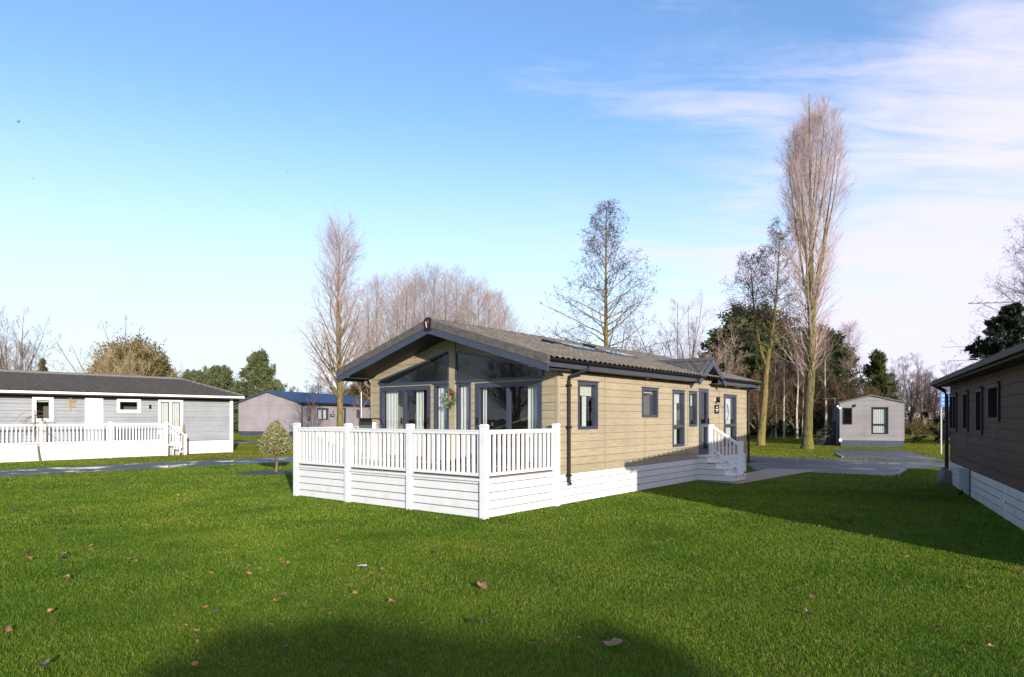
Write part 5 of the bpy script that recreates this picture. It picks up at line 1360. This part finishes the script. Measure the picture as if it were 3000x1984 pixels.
bi = upright('birch_tree', 'bare white birch rising above the taupe caravan', (at(2485, 72), 72, 0), zt(968, 72), 2., M['twig_pink'], M['bark_birch'], .14, .9, base=.4)
bs_ = upright('birch_tree', 'thin white birch stem near the pale blue caravan', (at(2258, 62), 62, 0), 8.5, .7, M['twig_wood'], M['bark_birch'], .12, .35, base=.5)
for j, (u, Y, s_) in enumerate([(2272, 60.5, .9), (2297, 59.5, .8), (2336, 60, 1.), (2352, 61, .9), (2418, 60, 1.1)]):
    dup(bs_, (at(u, Y), Y, 0), j * 1.2, ['thin white birch stem at the woodland edge right of the leaning alder', 'slanting white birch stem second right of the leaning alder', 'white birch stem just left of the poplar trunk', 'white birch stem touching the poplar trunk on its left', 'white birch stem right of the poplar trunk'][j], (s_, s_, s_))
ever('conifer_tree', 'dark spruce behind the brown lodge roof', (at(2962, 47), 47, 0), zt(880, 47), 6.0, 'spruce', M['spruce'], n=42000, size=.36, low=.03)
# far left-centre woods
bgw = 'distant bare trees left of the tan lodge'
for j, (u, v, Y) in enumerate([(885, 1125, 110), (930, 1100, 112), (968, 1115, 108), (1022, 1108, 112), (1062, 1118, 106), (860, 1150, 120)]):
    s_ = zt(v, Y) / zt(1068, 84); q = dup(wd, (at(u, Y), Y, 0), 2.1 * j, 'distant brown bare tree above the blue roof, %s of six from the left' % ['second', 'third', 'fourth', 'fifth', 'sixth', 'first'][j], (s_ * 1.2, s_ * 1.2, s_)); q['group'] = bgw
dup(bd0, (at(1050, 84), 84, .2), .8, 'dark evergreen between the blue roof and the tan lodge wall', (.55, .55, .55))['group'] = evg
dup(ru, (at(1020, 76), 76, .25), 2., 'russet bare bush above the far end of the blue roof', (.8, .8, .75))['group'] = rug
for j, (x, y, sc_) in enumerate([(-46, 4, 1.3), (-52, 12, 1.45), (-58, 21, 1.5), (-44, -5, 1.25), (-50, -14, 1.4)]):
    dup(wd, (x, y, 0), j * 1.1, 'bare tree standing off the left side of the lawn', (sc_ * 1.5, sc_ * 1.5, sc_ * .9))['group'] = 'bare trees left of the lawn'
npmesh('foliage', *quads(SCREEN_PTS, .2, .6), M['dark_ever'], hd)
# undergrowth that reads as one mass between the trunks
def thicket(name, label, cat, spots, ml, size=.3, kind=None, n=900, zs=1.2):
    C = []
    for (x, y, rx, h) in spots:
        c = rng.normal(size=(n, 3)); c /= np.linalg.norm(c, axis=1)[:, None]; c *= rng.uniform(.5, 1, (n, 1)) ** .5
        C.append(np.stack([x + c[:, 0] * rx, y + c[:, 1] * rx * .6, np.abs(c[:, 2]) * h + rng.random(n) * .2], 1))
    o = npmesh(name, *quads(np.concatenate(C), size, .5), ml); return tag(o, label, cat, kind=kind)
thicket('undergrowth', 'dark tangled undergrowth along the woodland edge', 'undergrowth', [(at(u, 72 + 6 * rnd.random()), 72 + 6 * rnd.random(), 2.6, rnd.uniform(3.2, 6.0)) for u in range(2090, 2560, 24)], M['dark_ever'], .34, 'stuff')
thicket('undergrowth', 'brown twiggy woodland mass behind the right hand trees', 'undergrowth', [(at(u, 95), 95 + 4 * rnd.random(), 3., rnd.uniform(3.5, 6.)) for u in range(2540, 2900, 30)], M['rust'], .22, 'stuff', 1500)
thicket('undergrowth', 'low dark hedge mass on the far left horizon', 'undergrowth', [(at(u, 125), 125, 5, rnd.uniform(2.5, 4)) for u in range(-60, 1150, 45)], M['olive'], .4, 'stuff', 800)
thicket('hedge', 'clipped brown hedge at the foot of the right woodland', 'hedge', [(at(u, 73), 73, 1.1, 1.15) for u in range(2650, 2830, 18)], M['hedge'], .16, None, 700)
# ---- small garden trees and shrubs
tx, ty = gpt(2112 * .38265, 850 + 1392 * .38265)
def topiary(loc):
    t = thing('clipped_shrub', 'clipped round variegated shrub on a short stem in a slate bed', 'shrub', loc)
    P, r = trunk_chain([(0, 0, -.02), (.03, 0, .25), (-.02, .01, .62)], [.065, .05, .05]); V, Fq = rough_trunk(P, r, 9, .1); npmesh('trunk', V, Fq, M['bark_brown'], t, smooth=True)
    n = 7500; c = rng.normal(size=(n, 3)); c /= np.linalg.norm(c, axis=1)[:, None]; c *= (rng.uniform(.0, 1, (n, 1)) ** .22)
    zz = c[:, 2]; rad = np.where(zz < -.2, .56 * np.sqrt(np.clip(1 - ((zz + .2) / .8) ** 2, 0, 1)), .56 * np.clip(1 - ((zz + .2) / 1.2) ** 1.15 * .88, .0, 1))
    ph = np.arctan2(c[:, 1], c[:, 0]); rho = np.hypot(c[:, 0], c[:, 1]) / np.sqrt(np.clip(1 - zz ** 2, .02, 1)); lump = 1 + .07 * np.sin(5 * ph + 4 * zz) + .06 * rng.normal(size=n)
    C = np.stack([np.cos(ph) * rad * rho * lump, np.sin(ph) * rad * rho * lump, 1.16 + zz * .62], 1)
    npmesh('crown', *quads(C, .075, .55), M['variegated'], t); return t
topiary((tx, ty, 0))
def weeping(loc):
    H = 2.2
    P, r = trunk_chain([(0, 0, -.02), (-.12, 0, .8), (-.2, 0, 1.25), (-.24, 0, H)], [.05, .042, .035, .02]); tr = rough_trunk(P, r, 8, .1)
    l1 = spawn(P, r, 14, .55, .99, R(58), lambda t, L: .8 + 0 * t, 10, -.22, .07, .5, .2, .009); l2 = spawn(*l1, 5, .2, .95, R(35), lambda t, L: .45 * L, 6, -.15, .1, .6, .4, .006)
    return tree('weeping_tree', 'small bare weeping tree with arching twigs in front of the grey veranda', 'tree', loc, tr, None, [l1, l2], M['bark_brown'], M['twig_brown'])
wx, wy = gpt(310 * .38265, 850 + 1312 * .38265); weeping((wx, wy, 0))
def sapling(label, loc, H, tw, r0=.03, a=30):
    P, r = trunk_chain([(0, 0, -.02), (.02, 0, H * .4), (.0, 0, H)], [r0, r0 * .8, .006]); tr = rough_trunk(P, r, 7, .05)
    l1 = spawn(P, r, 16, .25, .95, R(a), lambda t, L: H * .34 * (1.2 - t), 6, .06, .08, .5, .3, .007); l2 = spawn(*l1, 5, .3, 1., R(34), lambda t, L: .4 * L, 4, .05, .1, .6, .5, .005)
    return tree('sapling', label, 'tree', loc, tr, None, [l1, l2], M['bark_brown'], tw)
sx_, sy_ = gpt(1393 * .38265, 850 + 1262 * .38265)
sapling('thin bare sapling tied to a stake right of the grey veranda steps', (sx_, sy_, 0), 1.7, M['twig_gold'], .025, 14)
stk = tag(MB().tube([(0, 0, 0), (0, 0, 1.35)], .035, 7).build('tree_stake', M['twig_gold']), 'wooden stake beside the thin sapling by the grey veranda steps', 'stake'); stk.location = (sx_ + .06, sy_ - .04, 0)
sapling('young bare reddish tree in front of the blue roofed lodge corner', (at(915, 42), 42, 0), zt(1128, 42), M['twig_pink'], .035, 30)
sapling('young forked bare tree with white stake beside the tan lodge far wall', (at(1055, 33), 33, 0), zt(1085, 33), M['twig_brown'], .06, 34)
stk = tag(MB().tube([(0, 0, 0), (0, 0, zt(1150, 33))], .022, 7).build('tree_stake', M['white']), 'white stake beside the young forked tree behind the deck', 'stake'); stk.location = (at(1060, 33), 32.9, 0)

# ------------------------------------------------------------------ fallen leaves
def leaf_mesh(seed, curl):
    r_ = np.random.default_rng(seed); n = 18; q = np.linspace(0, 2 * np.pi, n, endpoint=False)
    rad = .5 * (.66 + .12 * np.cos(5 * q) * (np.cos(q) > -.7) + .12 * np.cos(q) + .14 * r_.random(n))
    def lift(x, y): return curl * (1.6 * y * y + .7 * x * x) + .05 * np.sin(7 * x + seed) * curl + .05
    V = [(0, 0, lift(0, 0))]; 
    for f_ in (.55, 1.): V += [(f_ * a * math.cos(b), f_ * a * .8 * math.sin(b), lift(f_ * a * math.cos(b), f_ * a * .8 * math.sin(b))) for a, b in zip(rad, q)]
    Fc = [(0, 1 + i, 1 + (i + 1) % n) for i in range(n)] + [(1 + i, 1 + n + i, 1 + n + (i + 1) % n, 1 + (i + 1) % n) for i in range(n)]
    m = MB(); m.add(V, Fc); m.tube([(-.2, 0, lift(-.2, 0)), (-.45, 0, lift(-.45, 0) + .02), (-.62, .04, .03)], .012, 4)
    me = bpy.data.meshes.new('fallen_leaf'); me.from_pydata(m.v, [], m.f); me.update(); return me
leafm = {}
for mk in 'abc':
    for k in range(3):
        me = leaf_mesh(k + 5 * ord(mk), [1.0, 1.5, .55][k]); me.materials.append(M['leaf_' + mk]); leafm[(mk, k)] = me
z6 = [(70, 80, 's'), (825, 70, 's'), (1375, 30, 's'), (1235, 137, 's'), (430, 230, 'o'), (105, 240, 'd'), (785, 222, 's'), (1045, 243, 'd'), (170, 305, 'o'), (420, 378, 'd'), (635, 490, 's'), (735, 525, 'o'), (175, 540, 'd'), (445, 548, 's'), (430, 580, 'd'), (205, 588, 's'), (900, 585, 's'), (945, 605, 'o'), (460, 725, 's'), (1690, 573, 'd'), (1960, 588, 'o'), (2000, 615, 's'), (1660, 635, 'o'), (1730, 645, 's'), (1800, 660, 'o'), (1860, 675, 's'), (1730, 690, 'o'), (1415, 695, 's'), (1465, 688, 'o'), (1370, 820, 's'), (1965, 835, 's'), (1825, 880, 'o'), (1915, 885, 'o'), (1440, 930, 'o'), (1510, 958, 'd'), (345, 960, 'o'), (2275, 978, 's'), (1880, 1050, 's'), (1290, 1060, 'o'), (1380, 1097, 'o'), (1825, 1155, 'o'), (1380, 1175, 's'), (1990, 1218, 'd'), (1350, 1330, 's'), (50, 1080, 's'), (300, 1345, 'd'), (2310, 170, 's'), (2350, 460, 's')]
z7 = [(640, 240, 's'), (1640, 190, 'o'), (1450, 390, 's'), (650, 543, 'd'), (285, 660, 's'), (2130, 640, 's'), (980, 790, 'S'), (90, 830, 'o'), (350, 895, 's'), (1260, 900, 's'), (1415, 900, 's'), (1055, 965, 's'), (1255, 950, 's'), (575, 1045, 'O'), (905, 1040, 'd'), (985, 1045, 'd'), (1335, 1185, 's'), (1490, 1175, 's'), (1640, 1150, 'o'), (1905, 1195, 'X'), (1950, 105, 'o'), (1885, 120, 's'), (2345, 105, 'o'), (2290, 455, 's'), (2365, 465, 's'), (2340, 755, 's'), (1510, 755, 's')]
z8 = [(940, 362, 's'), (470, 428, 's'), (1095, 485, 's'), (1310, 430, 'd'), (1555, 573, 'o'), (1690, 580, 's'), (2340, 665, 'S'), (790, 790, 's'), (860, 780, 's'), (1140, 870, 's'), (1390, 900, 's'), (905, 855, 's'), (870, 975, 'd'), (2000, 795, 's'), (2100, 840, 'o'), (1780, 1080, 's'), (95, 1098, 'O'), (1970, 1260, 's'), (1160, 1245, 'o'), (2140, 1205, 'o'), (1870, 265, 's'), (1510, 225, 's'), (2070, 405, 's'), (1700, 115, 's'), (2030, 690, 's')]
special = {('7', 980, 790): 'large curled brown leaf alone on the lawn below the deck corner', ('7', 575, 1045): 'orange brown curled leaf standing at the shade edge in the foreground', ('7', 1905, 1195): 'largest crumpled reddish brown leaf in the bottom foreground',
           ('8', 95, 1098): 'bright reddish brown leaf on sunny grass near the bottom of the lawn', ('8', 2340, 665): 'brown leaf at the right edge below the dark shade', ('7', 90, 830): 'pale orange leaf standing upright left of the lawn centre', ('6', 345, 960): 'single bright orange leaf on the lower left lawn', ('6', 1380, 1097): 'pale orange leaf just left of the foreground shade', ('7', 1640, 1150): 'pale pinkish leaf upright in the foreground shade',
           ('8', 1140, 870): 'pinkish brown leaf on the lower right lawn', ('7', 640, 240): 'small brown leaf against the white deck skirt', ('6', 2310, 170): 'small brown leaf beside the bare patch at the deck foot', ('8', 1555, 573): 'small bright orange leaf on the right hand lawn below the shade'}
words = {'s': ('small brown fallen leaf lying on the %s', 'a', .085), 'o': ('small orange fallen leaf lying on the %s', 'b', .085), 'd': ('flat dark wet fallen leaf lying on the %s', 'c', .10), 'S': ('large brown leaf on the %s', 'a', .13), 'O': ('large orange brown leaf on the %s', 'b', .13), 'X': ('', 'a', .2)}
k = 0
for zk, L_, ox in (('6', z6, 0), ('7', z7, 1000), ('8', z8, 2000)):
    for (x, y, c) in L_:
        u, v = ox + x * .42176, 1400 + y * .42176
        gx_, gy_ = gpt(u, v)
        tpl, mk, s = words[c]; k += 1
        zone = {'6': 'left lawn', '7': 'middle lawn', '8': 'right lawn'}[zk] + (' far from the camera' if gy_ > 10.5 else ' in the foreground' if gy_ < 6.2 else ' at mid distance')
        lab = special.get((zk, x, y)) or tpl % zone
        o = link('fallen_leaf', leafm[(mk, k % 3)], None); tag(o, lab, 'leaf', 'fallen leaves on the lawn')
        s *= .66 + .45 * rnd.random(); s *= 1 + .05 * max(0, gy_ - 6); o.scale = (s, s, s * (1.1 + .5 * rnd.random()))
        o.location = (gx_, gy_, .036); o.rotation_euler = (rnd.gauss(0, .35), rnd.gauss(0, .3), rnd.random() * 6.28)
pp = MB(); pp.add([(-.09, -.02, .0), (.0, -.035, .012), (.1, -.01, .004), (.08, .03, .02), (-.02, .035, .016), (-.1, .012, .006)], [(0, 1, 4, 5), (1, 2, 3, 4)])
po = pp.build('paper_scrap', M['paper']); q_ = gpt(1000 + 145 * .42176, 1400 + 628 * .42176); po.location = (*q_, .03); po.scale = (.6, .6, .6); tag(po, 'pale scrap of paper lying on the lawn left of centre', 'scrap')
# ------------------------------------------------------------------ birds
def bird(label, u, v, Y, span, flap, rz):
    m = MB(); s = span / 2
    n = 8; ring = []
    for i, (x, rr2) in enumerate(((-.42, .01), (-.3, .05), (-.1, .10), (.1, .11), (.28, .075), (.36, .05), (.46, .01))):
        ring += [(x * s, rr2 * s * math.cos(2 * math.pi * j / n), rr2 * s * math.sin(2 * math.pi * j / n)) for j in range(n)]
    m.add(ring, [(i * n + j, i * n + (j + 1) % n, (i + 1) * n + (j + 1) % n, (i + 1) * n + j) for i in range(6) for j in range(n)])
    for sg in (-1, 1):
        P = [(.18 * s, sg * .05 * s, .04 * s), (-.1 * s, sg * .05 * s, .04 * s), (.22 * s, sg * .5 * s, flap * .6 * s), (-.06 * s, sg * .5 * s, flap * .6 * s), (-.05 * s, sg * s, flap * .55 * s)]
        Q = [(a, b, c - .02 * s) for a, b, c in P]
        m.add(P + Q, [(0, 2, 3, 1), (2, 4, 3), (5, 6, 8, 7), (7, 8, 9), (0, 5, 7, 2), (2, 7, 9, 4), (4, 9, 8, 3), (3, 8, 6, 1)])
    m.add([(-.35 * s, 0, .02 * s), (-.62 * s, -.1 * s, 0), (-.62 * s, .1 * s, 0)], [(0, 1, 2)])
    o = m.build('bird', M['feather']); o.location = (at(u, Y), Y, zt(v, Y)); o.rotation_euler = (.2, .1, rz); return tag(o, label, 'bird', 'birds flying in the sky')
bird('dark bird with raised wings flying highest at the left edge of the sky', 53, 358, 90, .95, .8, R(70))
bird('tiny bird flying lower at the left edge of the sky', 94, 523, 140, .75, .5, R(120))
bird('tiny bird flying in the open sky left of centre', 843, 505, 140, .8, .4, R(100))

# ------------------------------------------------------------------ sun, sky, camera
sun = bpy.data.lights.new('sun', 'SUN'); sun.energy = 5.0; sun.angle = R(.5); sun.color = (1.0, .93, .82)
so = bpy.data.objects.new('sun', sun); COL.objects.link(so)
from mathutils import Vector
so.rotation_euler = Vector((sdir[0] * math.cos(EL), sdir[1] * math.cos(EL), math.sin(EL))).to_track_quat('Z', 'Y').to_euler()
wld = bpy.data.worlds.new('World'); SC.world = wld; wld.use_nodes = True
nt = wld.node_tree; bg = nt.nodes['Background']
sky = nd(nt, 'ShaderNodeTexSky', sky_type='NISHITA', sun_disc=False, sun_elevation=EL, sun_rotation=thS, air_density=1.0, dust_density=.6, ozone_density=2.0)
tc = nd(nt, 'ShaderNodeTexCoord'); sep = nd(nt, 'ShaderNodeSeparateXYZ'); lk(nt, tc, 'Generated', sep, 'Vector')
hs = nd(nt, 'ShaderNodeVectorMath', operation='MULTIPLY', i_1=(1.75, 2.0, 2.35)); lk(nt, sky, 'Color', hs, 0)
# thin high cloud on a flat layer: direction divided by height
za = nd(nt, 'ShaderNodeMath', operation='ADD', i_1=.10); lk(nt, sep, 'Z', za, 0)
zm = nd(nt, 'ShaderNodeMath', operation='MAXIMUM', i_1=.06); lk(nt, za, 'Value', zm, 0)
dx_ = nd(nt, 'ShaderNodeMath', operation='DIVIDE'); lk(nt, sep, 'X', dx_, 0); lk(nt, zm, 'Value', dx_, 1)
dy_ = nd(nt, 'ShaderNodeMath', operation='DIVIDE'); lk(nt, sep, 'Y', dy_, 0); lk(nt, zm, 'Value', dy_, 1)
cv = nd(nt, 'ShaderNodeCombineXYZ'); lk(nt, dx_, 'Value', cv, 'X'); lk(nt, dy_, 'Value', cv, 'Y')
mp = nd(nt, 'ShaderNodeMapping'); mp.inputs['Rotation'].default_value = (0, 0, R(-14)); mp.inputs['Scale'].default_value = (.55, 1.5, 1); mp.inputs['Location'].default_value = (3.1, 1.7, 0); lk(nt, cv, 'Vector', mp, 'Vector')
n1 = nd(nt, 'ShaderNodeTexNoise', i_Scale=1.0, i_Detail=9.0, i_Roughness=.58, i_Distortion=.6); lk(nt, mp, 'Vector', n1, 'Vector')
az = nd(nt, 'ShaderNodeMath', operation='DIVIDE'); lk(nt, sep, 'X', az, 0)
ym = nd(nt, 'ShaderNodeMath', operation='MAXIMUM', i_1=.05); lk(nt, sep, 'Y', ym, 0); lk(nt, ym, 'Value', az, 1)
am = nd(nt, 'ShaderNodeMapRange', i_1=-.22, i_2=.70, i_3=-.27, i_4=.27); lk(nt, az, 'Value', am, 0)
ad = nd(nt, 'ShaderNodeMath', operation='ADD'); lk(nt, n1, 'Fac', ad, 0); lk(nt, am, 0, ad, 1)
mpb = nd(nt, 'ShaderNodeMapping'); mpb.inputs['Rotation'].default_value = (0, 0, R(-10)); mpb.inputs['Scale'].default_value = (2.2, 7.5, 1); lk(nt, cv, 'Vector', mpb, 'Vector')
n2 = nd(nt, 'ShaderNodeTexNoise', i_Scale=1.0, i_Detail=7.0, i_Roughness=.6, i_Distortion=.8); lk(nt, mpb, 'Vector', n2, 'Vector')
f2 = nd(nt, 'ShaderNodeMapRange', i_1=.3, i_2=.7, i_3=-.09, i_4=.09); lk(nt, n2, 'Fac', f2, 0); ad3 = nd(nt, 'ShaderNodeMath', operation='ADD'); lk(nt, ad, 'Value', ad3, 0); lk(nt, f2, 0, ad3, 1)
el_ = nd(nt, 'ShaderNodeMapRange', i_1=.12, i_2=.50, i_3=.10, i_4=-.03); lk(nt, sep, 'Z', el_, 0); ad2 = nd(nt, 'ShaderNodeMath', operation='ADD'); lk(nt, ad3, 'Value', ad2, 0); lk(nt, el_, 0, ad2, 1); ad = ad2
cm = nd(nt, 'ShaderNodeMapRange', i_1=.44, i_2=.86, i_3=0., i_4=.93, interpolation_type='SMOOTHSTEP'); lk(nt, ad, 'Value', cm, 0)
# horizon glow of thin haze
hz = nd(nt, 'ShaderNodeMapRange', i_1=.02, i_2=.45, i_3=.92, i_4=0., interpolation_type='SMOOTHSTEP'); lk(nt, sep, 'Z', hz, 0)
m1 = mixc(nt, (hz, 0), (hs, 'Vector'), (7.0, 8.0, 9.3)); m2 = mixc(nt, (cm, 0), (m1, 2), (7.4, 7.1, 8.8))
lk(nt, m2, 2, bg, 'Color'); bg.inputs['Strength'].default_value = .10
cam = bpy.data.cameras.new('camera'); cam.sensor_width = 36; cam.lens = F / 3000 * 36; cam.shift_y = (HY - 992) / 3000; cam.clip_end = 4000; cam.clip_start = .1
co = bpy.data.objects.new('camera', cam); COL.objects.link(co); co.location = (0, 0, CH); co.rotation_euler = (R(90), 0, 0); SC.camera = co
vs = SC.view_settings; vs.view_transform = 'Standard'; vs.look = 'None'; vs.gamma = 1.0; vs.exposure = 0.38
SC.cycles.max_bounces = 8; SC.cycles.transparent_max_bounces = 12
